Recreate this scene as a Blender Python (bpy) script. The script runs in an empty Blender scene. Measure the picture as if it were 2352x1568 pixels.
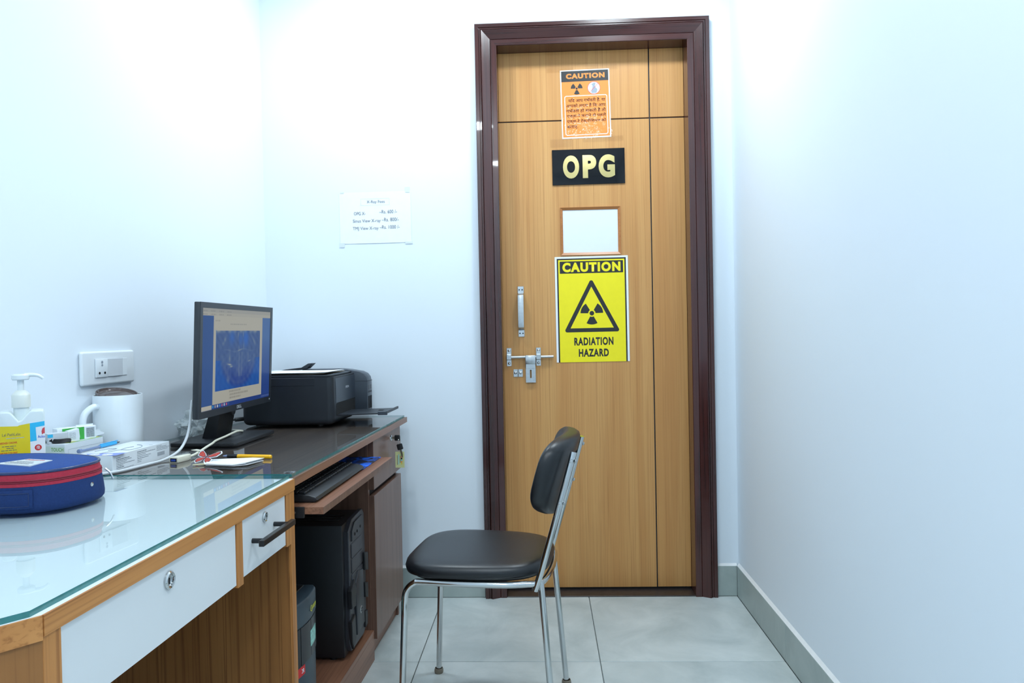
import bpy, bmesh, math, random
from mathutils import Vector, Matrix
random.seed(7)
R = math.radians
scene = bpy.context.scene
COL = scene.collection

# ------------------------------------------------------------------ camera
cam_d = bpy.data.cameras.new('camera')
cam_d.sensor_fit = 'HORIZONTAL'; cam_d.sensor_width = 36.0
cam_d.lens = 1722.19 * 36.0 / 2352.0
cam_d.clip_start = 0.02
cam = bpy.data.objects.new('camera', cam_d); COL.objects.link(cam)
_r = Vector((0.99898103, 0.04057033, -0.01977226)); _u = Vector((0.01919705, 0.01451927, 0.99971029))
_f = Vector((-0.04084566, 0.99907119, -0.01372564))
M = Matrix((_r, _u, -_f)).transposed().to_4x4(); M.translation = Vector((0, 0, 1.0896))
cam.matrix_world = M
scene.camera = cam

# ------------------------------------------------------------------ world, exposure
w = bpy.data.worlds.new('world'); scene.world = w; w.use_nodes = True
w.node_tree.nodes['Background'].inputs[0].default_value = (0.75, 0.88, 1.0, 1)
w.node_tree.nodes['Background'].inputs[1].default_value = 0.05
vs = scene.view_settings
scene.display_settings.display_device = 'sRGB'
vs.view_transform = 'Standard'; vs.look = 'None'; vs.gamma = 1.0; vs.use_curve_mapping = False
vs.exposure = 0.0
cy = scene.cycles
cy.max_bounces = 7; cy.diffuse_bounces = 4; cy.glossy_bounces = 3; cy.transmission_bounces = 2; cy.transparent_max_bounces = 8
cy.use_adaptive_sampling = True; cy.adaptive_threshold = 0.05; cy.caustics_reflective = False; cy.caustics_refractive = False
LAMP_POWER = 12.9
LAMP_COLOR = (0.825, 0.935, 1.0)
LAMPS = [(-0.60, 2.50), (0.34, 2.50), (-0.45, 0.45), (0.36, 0.45), (-0.34, -0.80)]

# ------------------------------------------------------------------ materials
def S(r, g, b):
    f = lambda c: (c / 255 / 12.92) if c / 255 <= 0.04045 else ((c / 255 + 0.055) / 1.055) ** 2.4
    return (f(r), f(g), f(b), 1.0)
MATS = {}
def base_mat(name):
    m = bpy.data.materials.new(name); m.use_nodes = True
    MATS[name] = m
    return m, m.node_tree, m.node_tree.nodes['Principled BSDF']
def setp(p, rough=.5, metal=0, spec=.5, coat=0, trans=0, alpha=1):
    p.inputs['Roughness'].default_value = rough; p.inputs['Metallic'].default_value = metal
    p.inputs['Specular IOR Level'].default_value = spec; p.inputs['Coat Weight'].default_value = coat
    p.inputs['Transmission Weight'].default_value = trans; p.inputs['Alpha'].default_value = alpha
def mat(name, col, rough=.5, metal=0, spec=.5, coat=0, trans=0, noise=0, nscale=40, bump=0, bscale=200, alpha=1):
    """plain colour with a little procedural mottling and relief"""
    m, nt, p = base_mat(name); setp(p, rough, metal, spec, coat, trans, alpha)
    N, L = nt.nodes, nt.links
    tc = N.new('ShaderNodeTexCoord')
    nz = N.new('ShaderNodeTexNoise'); nz.inputs['Scale'].default_value = nscale; nz.inputs['Detail'].default_value = 1
    L.new(tc.outputs['Object'], nz.inputs['Vector'])
    mx = N.new('ShaderNodeMix'); mx.data_type = 'RGBA'; mx.blend_type = 'MULTIPLY'
    mx.inputs[0].default_value = 1.0
    mr = N.new('ShaderNodeMapRange'); mr.inputs[1].default_value = .3; mr.inputs[2].default_value = .7
    mr.inputs[3].default_value = 1 - noise; mr.inputs[4].default_value = 1 + noise * .5
    L.new(nz.outputs['Fac'], mr.inputs[0])
    mx.inputs[6].default_value = col
    L.new(mr.outputs[0], mx.inputs[7]); L.new(mx.outputs[2], p.inputs['Base Color'])
    if bump:
        n2 = N.new('ShaderNodeTexNoise'); n2.inputs['Scale'].default_value = bscale
        L.new(tc.outputs['Object'], n2.inputs['Vector'])
        b = N.new('ShaderNodeBump'); b.inputs['Strength'].default_value = bump; b.inputs['Distance'].default_value = .002
        L.new(n2.outputs['Fac'], b.inputs['Height']); L.new(b.outputs['Normal'], p.inputs['Normal'])
    return m
def wood(name, c1, c2, c3, axis='z', fine=160, broad=9, rough=.4, coat=0.0, spec=.5, stretch=.03, contrast=.5):
    """streaked veneer: grain along one axis"""
    m, nt, p = base_mat(name); setp(p, rough, 0, spec, coat)
    N, L = nt.nodes, nt.links
    tc = N.new('ShaderNodeTexCoord')
    def streak(scale, st, det):
        mp = N.new('ShaderNodeMapping')
        sc = [scale] * 3; sc['xyz'.index(axis)] = scale * st
        mp.inputs['Scale'].default_value = sc
        L.new(tc.outputs['Object'], mp.inputs['Vector'])
        nz = N.new('ShaderNodeTexNoise'); nz.inputs['Scale'].default_value = 1; nz.inputs['Detail'].default_value = det
        nz.inputs['Distortion'].default_value = .6
        L.new(mp.outputs['Vector'], nz.inputs['Vector'])
        return nz
    a = streak(fine, stretch * .5, 3); b = streak(broad, stretch * 3, 4)
    r1 = N.new('ShaderNodeValToRGB'); r1.color_ramp.elements[0].position = .32; r1.color_ramp.elements[1].position = .66
    r1.color_ramp.elements[0].color = c1; r1.color_ramp.elements[1].color = c2
    L.new(b.outputs['Fac'], r1.inputs[0])
    r2 = N.new('ShaderNodeMapRange'); r2.inputs[1].default_value = .5; r2.inputs[2].default_value = .68
    r2.inputs[3].default_value = 0; r2.inputs[4].default_value = contrast
    L.new(a.outputs['Fac'], r2.inputs[0])
    mx = N.new('ShaderNodeMix'); mx.data_type = 'RGBA'; mx.inputs[7].default_value = c3
    L.new(r2.outputs[0], mx.inputs[0]); L.new(r1.outputs[0], mx.inputs[6])
    L.new(mx.outputs[2], p.inputs['Base Color'])
    bp = N.new('ShaderNodeBump'); bp.inputs['Strength'].default_value = .06; bp.inputs['Distance'].default_value = .001
    L.new(a.outputs['Fac'], bp.inputs['Height']); L.new(bp.outputs['Normal'], p.inputs['Normal'])
    return m
def glass_sheet(name, tint, ior=1.5, rough=0.0):
    m = bpy.data.materials.new(name); m.use_nodes = True; MATS[name] = m
    nt = m.node_tree; N, L = nt.nodes, nt.links; N.clear()
    out = N.new('ShaderNodeOutputMaterial'); mx = N.new('ShaderNodeMixShader')
    # Schlick reflectance, the same from both sides of the sheet
    lw = N.new('ShaderNodeLayerWeight'); lw.inputs[0].default_value = .5
    pw = N.new('ShaderNodeMath'); pw.operation = 'POWER'; pw.inputs[1].default_value = 5
    r0 = ((ior - 1) / (ior + 1)) ** 2
    fr = N.new('ShaderNodeMath'); fr.operation = 'MULTIPLY_ADD'; fr.inputs[1].default_value = 1 - r0; fr.inputs[2].default_value = r0
    L.new(lw.outputs['Facing'], pw.inputs[0]); L.new(pw.outputs[0], fr.inputs[0])
    t = N.new('ShaderNodeBsdfTransparent'); t.inputs[0].default_value = tint
    g = N.new('ShaderNodeBsdfGlossy'); g.inputs['Roughness'].default_value = rough; g.inputs[0].default_value = (1, 1, 1, 1)
    L.new(fr.outputs[0], mx.inputs[0]); L.new(t.outputs[0], mx.inputs[1]); L.new(g.outputs[0], mx.inputs[2])
    L.new(mx.outputs[0], out.inputs[0]); return m
def emit(name, col, strength):
    m = bpy.data.materials.new(name); m.use_nodes = True; MATS[name] = m
    nt = m.node_tree; nt.nodes.clear()
    o = nt.nodes.new('ShaderNodeOutputMaterial'); e = nt.nodes.new('ShaderNodeEmission')
    e.inputs[0].default_value = (*col[:3], 1); e.inputs[1].default_value = strength
    nt.links.new(e.outputs[0], o.inputs[0]); return m
def stone(name, c1, c2, rough=.35, scale=3):
    m, nt, p = base_mat(name); setp(p, rough, 0, .5)
    N, L = nt.nodes, nt.links
    tc = N.new('ShaderNodeTexCoord'); oi = N.new('ShaderNodeObjectInfo')
    ad = N.new('ShaderNodeVectorMath'); ad.operation = 'ADD'
    cm = N.new('ShaderNodeCombineXYZ'); mu = N.new('ShaderNodeMath'); mu.operation = 'MULTIPLY'; mu.inputs[1].default_value = 40
    L.new(oi.outputs['Random'], mu.inputs[0]); L.new(mu.outputs[0], cm.inputs[0]); L.new(mu.outputs[0], cm.inputs[1])
    L.new(tc.outputs['Object'], ad.inputs[0]); L.new(cm.outputs[0], ad.inputs[1])
    nz = N.new('ShaderNodeTexNoise'); nz.inputs['Scale'].default_value = scale; nz.inputs['Detail'].default_value = 6; nz.inputs['Roughness'].default_value = .62
    nz.inputs['Distortion'].default_value = .5
    L.new(ad.outputs[0], nz.inputs['Vector'])
    rp = N.new('ShaderNodeValToRGB'); rp.color_ramp.elements[0].position = .3; rp.color_ramp.elements[1].position = .7
    rp.color_ramp.elements[0].color = c1; rp.color_ramp.elements[1].color = c2
    L.new(nz.outputs['Fac'], rp.inputs[0]); L.new(rp.outputs[0], p.inputs['Base Color'])
    return m

wall_m = mat('wall_paint', S(229, 238, 246), .55, spec=.3, noise=.012, nscale=1.5)
ceil_m = mat('ceiling_paint', S(240, 241, 242), .7, spec=.2, noise=.01)
tile_m = stone('floor_tile', S(170, 181, 181), S(206, 213, 212), .38, 4.0)
grout_m = mat('grout', S(148, 153, 152), .9, noise=.1)
skirt_m = stone('skirting_tile', S(152, 165, 163), S(174, 186, 183), .4, 5)
bead_m = mat('white_bead', S(238, 240, 240), .7, noise=.03)
door_m = wood('door_veneer', S(194, 139, 80), S(208, 157, 96), S(168, 113, 62), 'z', 330, 16, .42, .0, .4, .012, .55)
door_bead_m = wood('window_bead_wood', S(176, 112, 58), S(190, 126, 68), S(150, 88, 42), 'x', 150, 10, .35)
groove_m = mat('groove_black', S(34, 36, 40), .5, noise=.1)
frame_m = wood('mahogany_frame', S(52, 26, 25), S(74, 36, 32), S(38, 19, 20), 'z', 90, 9, .24, .35, .5, .05, .6)
frame_h_m = wood('mahogany_frame_head', S(52, 26, 25), S(74, 36, 32), S(38, 19, 20), 'x', 90, 9, .24, .35, .5, .05, .6)
sill_m = stone('granite_sill', S(26, 24, 26), S(58, 52, 52), .3, 60)
walnut_m = wood('walnut_laminate', S(126, 84, 64), S(150, 106, 82), S(98, 64, 48), 'y', 130, 14, .38, .1, .4, .02, .6)
walnut_v_m = wood('walnut_laminate_upright', S(110, 80, 67), S(128, 97, 82), S(88, 62, 51), 'z', 130, 14, .4, .1, .4, .02, .6)
walnut_top_m = wood('walnut_tabletop', S(92, 74, 66), S(112, 92, 82), S(74, 60, 54), 'y', 130, 14, .4, 0, .4, .02, .6)
oak_m = wood('oak_laminate', S(184, 122, 66), S(204, 142, 82), S(152, 94, 48), 'y', 150, 14, .42, .0, .4, .02, .7)
oak_v_m = wood('oak_laminate_upright', S(184, 122, 66), S(204, 142, 82), S(146, 90, 46), 'z', 150, 14, .42, .0, .4, .02, .7)
oakdark_m = wood('oak_panel', S(150, 100, 54), S(168, 116, 66), S(112, 70, 36), 'z', 150, 14, .45, .0, .4, .02, .8)
white_lam_m = mat('white_laminate', S(228, 233, 235), .35, noise=.01)
drawer_m = mat('white_drawer_laminate', S(226, 230, 232), .38, noise=.015, nscale=8)
dark_gap_m = mat('dark_gap', S(30, 24, 22), .8, noise=.1)
glass_m = glass_sheet('table_glass', (.83, .895, .90, 1), 1.5)
under_m = bpy.data.materials.new('glass_underside'); under_m.use_nodes = True; under_m.node_tree.nodes.clear()
_o = under_m.node_tree.nodes.new('ShaderNodeOutputMaterial'); _t = under_m.node_tree.nodes.new('ShaderNodeBsdfTransparent'); under_m.node_tree.links.new(_t.outputs[0], _o.inputs[0])
glass_edge_m = mat('glass_edge', S(58, 128, 128), .12, spec=.6, noise=.15, nscale=60)
steel_m = mat('brushed_steel', S(200, 203, 204), .28, 1.0, noise=.06, nscale=120)
chrome_m = mat('chrome', S(205, 207, 207), .13, 1.0, noise=.02)
vinyl_m = mat('black_vinyl', S(24, 26, 30), .36, spec=.5, noise=.1, bump=.05, bscale=700)
black_m = mat('black_plastic', S(22, 24, 28), .45, noise=.08, nscale=90)
blackg_m = mat('black_gloss_plastic', S(18, 20, 24), .28, noise=.05)
monitor_m = mat('monitor_plastic', S(44, 48, 54), .4, noise=.05)
printer_m = mat('printer_plastic', S(32, 37, 44), .42, noise=.05, bump=.04, bscale=900)
printer2_m = mat('printer_panel', S(56, 64, 74), .35, noise=.05)
dgrey_m = mat('dark_grey_plastic', S(52, 54, 60), .4, noise=.06)
hole_m = mat('hole_black', S(6, 6, 8), .9, noise=.1)
whitep_m = mat('white_plastic', S(230, 237, 242), .32, noise=.01)
whitep2_m = mat('grey_white_plastic', S(208, 214, 220), .35, noise=.01)
paper_m = mat('white_paper', S(236, 240, 244), .8, spec=.2, noise=.015)
paper_y_m = mat('cream_paper', S(226, 208, 172), .8, spec=.2, noise=.03)
inkgrey_m = mat('grey_ink', S(96, 100, 108), .8, spec=.1, noise=.05)
inknote_m = mat('faded_ink', S(122, 130, 140), .8, spec=.1, noise=.05)
inkpale_m = mat('pale_ink', S(176, 186, 194), .8, spec=.1, noise=.05)
ink_m = mat('black_ink', S(24, 24, 28), .6, spec=.2, noise=.05)
orange_m = mat('orange_print', S(248, 140, 52), .5, noise=.02)
yellow_m = mat('yellow_print', S(244, 228, 6), .45, noise=.02)
signblack_m = mat('sign_black', S(28, 30, 32), .5, noise=.05)
acrylic_m = mat('black_acrylic', S(16, 18, 22), .05, noise=.05)
gold_m = mat('gold_letter', S(226, 205, 140), .16, 1.0, noise=.04)
red_m = mat('red_print', S(206, 38, 40), .5, noise=.03)
pink_m = mat('pink_red_print', S(214, 78, 84), .5, noise=.03)
greypic_m = mat('grey_print', S(150, 160, 172), .6, noise=.03)
film_m = glass_sheet('clear_film', (.985, .985, .985, 1), 1.2, .05)
_n = film_m.node_tree.nodes; _l = film_m.node_tree.links
_tc = _n.new('ShaderNodeTexCoord'); _nz = _n.new('ShaderNodeTexNoise'); _nz.inputs['Scale'].default_value = 38; _b = _n.new('ShaderNodeBump'); _b.inputs['Strength'].default_value = .35; _b.inputs['Distance'].default_value = .004
_l.new(_tc.outputs['Object'], _nz.inputs['Vector']); _l.new(_nz.outputs['Fac'], _b.inputs['Height'])
[_l.new(_b.outputs['Normal'], q.inputs['Normal']) for q in _n if q.type == 'BSDF_GLOSSY']
tape_m = glass_sheet('clear_tape', (.93, .91, .87, 1), 1.25, .25)
frost_m = mat('frosted_pane', S(226, 232, 236), .25, noise=.01)
walltape_m = mat('paper_tape', S(216, 224, 230), .6, noise=.02)
navy_m = mat('blue_canvas', S(38, 72, 138), .75, spec=.25, noise=.1, nscale=300, bump=.25, bscale=1200)
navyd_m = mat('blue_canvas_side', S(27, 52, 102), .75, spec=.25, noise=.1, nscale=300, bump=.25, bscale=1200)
navypipe_m = mat('navy_piping', S(34, 52, 96), .22, noise=.03)
zip_m = mat('red_zip_tape', S(168, 32, 58), .7, noise=.1, nscale=200, bump=.2, bscale=900)
zipd_m = mat('dark_red_zip', S(126, 22, 44), .6, noise=.1, nscale=300)
bottle_m = mat('bottle_plastic', S(222, 232, 232), .3, noise=.01, trans=.0)
cap_m = mat('bottle_cap_plastic', S(226, 230, 222), .35, noise=.01)
pump_m = mat('pump_plastic', S(228, 236, 238), .25, noise=.01)
lyel_m = mat('label_yellow', S(228, 206, 24), .5, noise=.05, nscale=30)
lcyan_m = mat('label_cyan', S(48, 190, 236), .5, noise=.02)
lblue_m = mat('label_blue', S(40, 96, 196), .5, noise=.02)
green_m = mat('green_print', S(62, 172, 70), .5, noise=.02)
lgreen_m = mat('light_green_print', S(150, 205, 130), .55, noise=.02)
tgreen_m = mat('touch_green', S(120, 178, 84), .55, noise=.02)
pyel_m = mat('pale_yellow_print', S(236, 230, 130), .55, noise=.05)
mint_m = mat('pale_mint_print', S(222, 234, 228), .5, noise=.01)
purple_m = mat('periwinkle_print', S(132, 148, 226), .55, noise=.02)
mug_m = mat('mug_ceramic', S(228, 236, 241), .3, noise=.01)
lid_m = mat('smoked_lid', S(92, 80, 78), .12, spec=.6, noise=.05)
cable_m = mat('grey_cable', S(208, 214, 218), .4, noise=.02)
cream_m = mat('cream_cable', S(224, 222, 204), .4, noise=.02)
usbblue_m = mat('usb_blue', S(30, 70, 170), .4, noise=.02)
penyel_m = mat('pen_yellow', S(250, 186, 20), .3, noise=.02)
penblue_m = mat('pen_blue', S(60, 168, 226), .2, noise=.02)
pennavy_m = mat('pen_smoke', S(120, 136, 170), .2, noise=.02)
wing_m = mat('butterfly_red', S(190, 62, 48), .5, noise=.35, nscale=260)
wingd_m = mat('butterfly_dark', S(96, 60, 70), .5, noise=.2, nscale=200)
tan_m = mat('cream_stick', S(208, 200, 164), .5, noise=.05)
ups_m = mat('ups_grey_plastic', S(52, 68, 78), .4, noise=.04, bump=.03, bscale=800)
upsb_m = mat('ups_black_panel', S(24, 28, 34), .3, noise=.05)
holo_m = mat('holo_sticker', S(150, 214, 200), .3, noise=.4, nscale=120)
yelprint_m = mat('yellow_script', S(222, 222, 40), .5, noise=.02)
tagcard_m = mat('tag_card', S(206, 210, 152), .6, noise=.03)
brass_m = mat('key_steel', S(150, 146, 132), .3, 1.0, noise=.05)
copper_m = mat('foot_cap', S(128, 118, 104), .5, noise=.1)
bagfilm = bpy.data.materials.new('plastic_bag'); bagfilm.use_nodes = True
nt = bagfilm.node_tree; nt.nodes.clear()
_o = nt.nodes.new('ShaderNodeOutputMaterial'); _m = nt.nodes.new('ShaderNodeMixShader'); _m.inputs[0].default_value = .5
_t = nt.nodes.new('ShaderNodeBsdfTransparent'); _t.inputs[0].default_value = (.95, .97, .98, 1)
_p = nt.nodes.new('ShaderNodeBsdfPrincipled'); _p.inputs['Base Color'].default_value = S(214, 224, 226); _p.inputs['Roughness'].default_value = .2
nt.links.new(_t.outputs[0], _m.inputs[1]); nt.links.new(_p.outputs[0], _m.inputs[2]); nt.links.new(_m.outputs[0], _o.inputs[0])
# mouse pad: blue swirls on black
padm, nt, p = base_mat('mouse_pad_print'); setp(p, .6)
tc = nt.nodes.new('ShaderNodeTexCoord'); mp = nt.nodes.new('ShaderNodeMapping'); mp.inputs['Scale'].default_value = (14, 24, 1)
mp.inputs['Rotation'].default_value = (0, 0, .5)
nz = nt.nodes.new('ShaderNodeTexNoise'); nz.inputs['Scale'].default_value = 1.6; nz.inputs['Detail'].default_value = 5; nz.inputs['Distortion'].default_value = 1.5
rp = nt.nodes.new('ShaderNodeValToRGB'); rp.color_ramp.elements[0].position = .46; rp.color_ramp.elements[0].color = S(6, 12, 26)
rp.color_ramp.elements[1].position = .60; rp.color_ramp.elements[1].color = S(20, 104, 232)
nt.links.new(tc.outputs['Object'], mp.inputs[0]); nt.links.new(mp.outputs[0], nz.inputs['Vector']); nt.links.new(nz.outputs['Fac'], rp.inputs[0]); nt.links.new(rp.outputs[0], p.inputs['Base Color'])
# screen image carried by vertex colours, lit from inside
scr_m = bpy.data.materials.new('lit_screen'); scr_m.use_nodes = True; nt = scr_m.node_tree; nt.nodes.clear()
_o = nt.nodes.new('ShaderNodeOutputMaterial'); _a = nt.nodes.new('ShaderNodeVertexColor'); _a.layer_name = 'pic'
_e = nt.nodes.new('ShaderNodeEmission'); _e.inputs[1].default_value = .85
_g = nt.nodes.new('ShaderNodeBsdfGlossy'); _g.inputs['Roughness'].default_value = .35; _g.inputs[0].default_value = (.05, .05, .05, 1)
_ad = nt.nodes.new('ShaderNodeAddShader')
nt.links.new(_a.outputs[0], _e.inputs[0]); nt.links.new(_e.outputs[0], _ad.inputs[0]); nt.links.new(_g.outputs[0], _ad.inputs[1]); nt.links.new(_ad.outputs[0], _o.inputs[0])
lamp_rim_m = mat('lamp_rim', S(236, 238, 240), .4, noise=.01)

# ------------------------------------------------------------------ mesh helpers
class MB:
    """collects shapes; coordinates are given in the thing's frame, o is the thing's origin there"""
    def __init__(s, o=(0, 0, 0)):
        s.bm = bmesh.new(); s.o = Vector(o)
    def _merge(s, b, mi=0):
        mp = {}
        for v in b.verts: mp[v] = s.bm.verts.new(v.co)
        for f in b.faces:
            try:
                g = s.bm.faces.new([mp[v] for v in f.verts]); g.material_index = mi if mi else f.material_index; g.smooth = f.smooth
            except ValueError: pass
        b.free()
    def raw(s, verts, faces, mi=0, smooth=False):
        vs_ = [s.bm.verts.new(Vector(v)) for v in verts]
        for f in faces:
            try:
                g = s.bm.faces.new([vs_[i] for i in f]); g.material_index = mi; g.smooth = smooth
            except ValueError: pass
        return s
    def box(s, x0, x1, y0, y1, z0, z1, bev=0, seg=2, mi=0):
        b = bmesh.new(); bmesh.ops.create_cube(b, size=1)
        for v in b.verts:
            v.co = Vector((x0 + (v.co.x + .5) * (x1 - x0), y0 + (v.co.y + .5) * (y1 - y0), z0 + (v.co.z + .5) * (z1 - z0)))
        if bev: bmesh.ops.bevel(b, geom=list(b.edges), offset=bev, segments=seg, profile=.5, affect='EDGES')
        s._merge(b, mi); return s
    def prism(s, pts, axis, a0, a1, bev=0, seg=2, mi=0):
        """2D polygon extruded along an axis: z -> (x,y), y -> (x,z), x -> (y,z)"""
        b = bmesh.new()
        def P(p, a):
            return {'z': (p[0], p[1], a), 'y': (p[0], a, p[1]), 'x': (a, p[0], p[1])}[axis]
        n = len(pts)
        lo = [b.verts.new(P(p, a0)) for p in pts]; hi = [b.verts.new(P(p, a1)) for p in pts]
        b.faces.new(lo); b.faces.new(hi)
        for i in range(n): b.faces.new((lo[i], lo[(i + 1) % n], hi[(i + 1) % n], hi[i]))
        bmesh.ops.recalc_face_normals(b, faces=list(b.faces))
        if bev:
            es = [e for e in b.edges if any(len(f.verts) == n for f in e.link_faces)]
            bmesh.ops.bevel(b, geom=es, offset=bev, segments=seg, profile=.5, affect='EDGES')
        s._merge(b, mi); return s
    def tube(s, pts, r, n=12, closed=False, mi=0, smooth=4):
        P = [Vector(p) for p in pts]
        if smooth and len(P) > 2: P = spline(P, smooth, closed)
        rs = r if isinstance(r, (list, tuple)) else None
        m = len(P); rings = []
        up = Vector((0, 0, 1)); prev = None
        for i in range(m):
            a = P[i - 1] if (i or closed) else P[i]; c = P[(i + 1) % m] if (i < m - 1 or closed) else P[i]
            t = (c - a).normalized()
            if prev is None:
                n1 = t.cross(up if abs(t.z) < .95 else Vector((1, 0, 0))).normalized()
            else:
                n1 = (prev - t * prev.dot(t)).normalized()
            prev = n1; n2 = t.cross(n1)
            rr = r if rs is None else rs[0] + (rs[1] - rs[0]) * i / (m - 1)
            rings.append([s.bm.verts.new(P[i] + (n1 * math.cos(k * 2 * math.pi / n) + n2 * math.sin(k * 2 * math.pi / n)) * rr) for k in range(n)])
        rng = range(m) if closed else range(m - 1)
        for i in rng:
            a, b = rings[i], rings[(i + 1) % m]
            for k in range(n):
                f = s.bm.faces.new((a[k], a[(k + 1) % n], b[(k + 1) % n], b[k])); f.smooth = True; f.material_index = mi
        if not closed:
            for rg in (rings[0], rings[-1]):
                f = s.bm.faces.new(rg); f.material_index = mi
        return s
    def cyl(s, p0, p1, r0, r1=None, n=20, mi=0):
        return s.tube([p0, p1], [r0, r0 if r1 is None else r1], n, mi=mi, smooth=0)
    def lathe(s, prof, c=(0, 0, 0), n=32, axis=(0, 0, 1), mi=0):
        ax = Vector(axis).normalized(); q = Vector((0, 0, 1)).rotation_difference(ax); c = Vector(c)
        rings = []
        for r, z in prof:
            if r < 1e-6: rings.append([s.bm.verts.new(c + q @ Vector((0, 0, z)))])
            else: rings.append([s.bm.verts.new(c + q @ Vector((r * math.cos(2 * math.pi * k / n), r * math.sin(2 * math.pi * k / n), z))) for k in range(n)])
        for a, b in zip(rings, rings[1:]):
            for k in range(n):
                k2 = (k + 1) % n
                vs_ = [a[0] if len(a) == 1 else a[k]] + ([] if len(a) == 1 else [a[k2]]) + ([b[0]] if len(b) == 1 else [b[k2], b[k]])
                try:
                    f = s.bm.faces.new(vs_); f.smooth = True; f.material_index = mi
                except ValueError: pass
        return s
    def loft(s, rings, cap=True, mi=0, smooth=True):
        rv = [[s.bm.verts.new(Vector(p)) for p in rg] for rg in rings]; n = len(rv[0])
        for a, b in zip(rv, rv[1:]):
            for k in range(n):
                f = s.bm.faces.new((a[k], a[(k + 1) % n], b[(k + 1) % n], b[k])); f.smooth = smooth; f.material_index = mi
        if cap:
            for rg in (rv[0], rv[-1]):
                f = s.bm.faces.new(rg); f.material_index = mi
        return s
    def build(s, name, mats, parent=None, angle=35, xf=None):
        bm = s.bm
        for v in bm.verts: v.co -= s.o
        if xf is not None: bm.transform(xf)
        bmesh.ops.recalc_face_normals(bm, faces=list(bm.faces))
        me = bpy.data.meshes.new(name); bm.to_mesh(me); bm.free()
        for m in (mats if isinstance(mats, (list, tuple)) else [mats]): me.materials.append(m)
        for p_ in me.polygons: p_.use_smooth = True
        me.set_sharp_from_angle(angle=R(angle))
        o = bpy.data.objects.new(name, me); COL.objects.link(o)
        if parent is not None: o.parent = parent
        return o
def spline(P, k, closed=False):
    out = []; m = len(P)
    seg = m if closed else m - 1
    for i in range(seg):
        p0 = P[i - 1] if (i or closed) else P[0]; p1 = P[i]; p2 = P[(i + 1) % m]
        p3 = P[(i + 2) % m] if (i + 2 < m or closed) else P[-1]
        for j in range(k):
            t = j / k
            out.append(.5 * ((2 * p1) + (p2 - p0) * t + (2 * p0 - 5 * p1 + 4 * p2 - p3) * t * t + (3 * p1 - p0 - 3 * p2 + p3) * t ** 3))
    if not closed: out.append(P[-1])
    return out
def tag(o, label=None, cat=None, group=None, kind=None):
    for k, v in (('label', label), ('category', cat), ('group', group), ('kind', kind)):
        if v: o[k] = v
    return o
def empty(name, loc=(0, 0, 0), rz=0, label=None, cat=None, group=None, kind=None):
    o = bpy.data.objects.new(name, None); COL.objects.link(o); o.location = loc; o.rotation_euler = (0, 0, rz)
    o.empty_display_size = .05
    return tag(o, label, cat, group, kind)
# desk frame: x = across (right of the wall), y = along the desks, turned A from the room
A = R(1.87)
def DW(x, y, z): return Vector((x * math.cos(A) + y * math.sin(A), -x * math.sin(A) + y * math.cos(A), z))
def dthing(name, o, label, cat, group=None, extra=0):
    return empty(name, DW(*o), -A + extra, label, cat, group)
def dmesh(mb, name, mats, o, label, cat, group=None, extra=0, angle=35):
    ob = mb.build(name, mats, None, angle); ob.location = DW(*o); ob.rotation_euler = (0, 0, -A + extra)
    return tag(ob, label, cat, group)
def share(o, name, parent, loc, rz=0):
    c = bpy.data.objects.new(name, o.data); COL.objects.link(c); c.parent = parent; c.location = loc; c.rotation_euler = (0, 0, rz); return c
def lettering(text, mats, parent, o, ux, uy, w, h=None, bold=0, space=1.0, name='lettering', lift=.0004, depth=0, align='l'):
    """flat lettering whose box starts at o, runs along ux and up uy, w wide and h high"""
    c = bpy.data.curves.new('txt', 'FONT'); c.body = text; c.size = 1; c.offset = bold; c.space_character = space; c.resolution_u = 3 if bold < .03 else 6
    if depth: c.extrude = .05
    t = bpy.data.objects.new('txt', c); COL.objects.link(t)
    dg = bpy.context.evaluated_depsgraph_get()
    me = bpy.data.meshes.new_from_object(t.evaluated_get(dg))
    bpy.data.objects.remove(t); bpy.data.curves.remove(c)
    xs = [v.co.x for v in me.vertices]; ys = [v.co.y for v in me.vertices]
    x0, x1, y0, y1 = min(xs), max(xs), min(ys), max(ys)
    sx = w / (x1 - x0); sy = sx if h is None else h / (y1 - y0)
    ux, uy = Vector(ux).normalized(), Vector(uy).normalized(); n = ux.cross(uy); o = Vector(o)
    for v in me.vertices:
        zz = lift + (depth * (v.co.z / .1 + .5) if depth else 0)
        v.co = o + ux * ((v.co.x - x0) * sx) + uy * ((v.co.y - y0) * sy) + n * zz
    me.name = name; me.materials.clear()
    for m in (mats if isinstance(mats, (list, tuple)) else [mats]): me.materials.append(m)
    ob = bpy.data.objects.new(name, me); COL.objects.link(ob); ob.parent = parent
    return ob
def flat(mb, pts, o, ux, uy, lift=.0003, mi=0):
    """flat polygon laid on a plane"""
    ux, uy = Vector(ux).normalized(), Vector(uy).normalized(); n = ux.cross(uy); o = Vector(o)
    mb.raw([o + ux * a + uy * b + n * lift for a, b in pts], [list(range(len(pts)))], mi)
def rect(x0, x1, y0, y1): return [(x0, y0), (x1, y0), (x1, y1), (x0, y1)]
def rrect(x0, x1, y0, y1, r, n=5):
    out = []
    for cx, cy, a in ((x1 - r, y0 + r, -90), (x1 - r, y1 - r, 0), (x0 + r, y1 - r, 90), (x0 + r, y0 + r, 180)):
        for k in range(n + 1):
            t = R(a + 90 * k / n); out.append((cx + r * math.cos(t), cy + r * math.sin(t)))
    return out
def arc(cx, cy, r, a0, a1, n=12): return [(cx + r * math.cos(R(a0 + (a1 - a0) * k / n)), cy + r * math.sin(R(a0 + (a1 - a0) * k / n))) for k in range(n + 1)]

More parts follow.
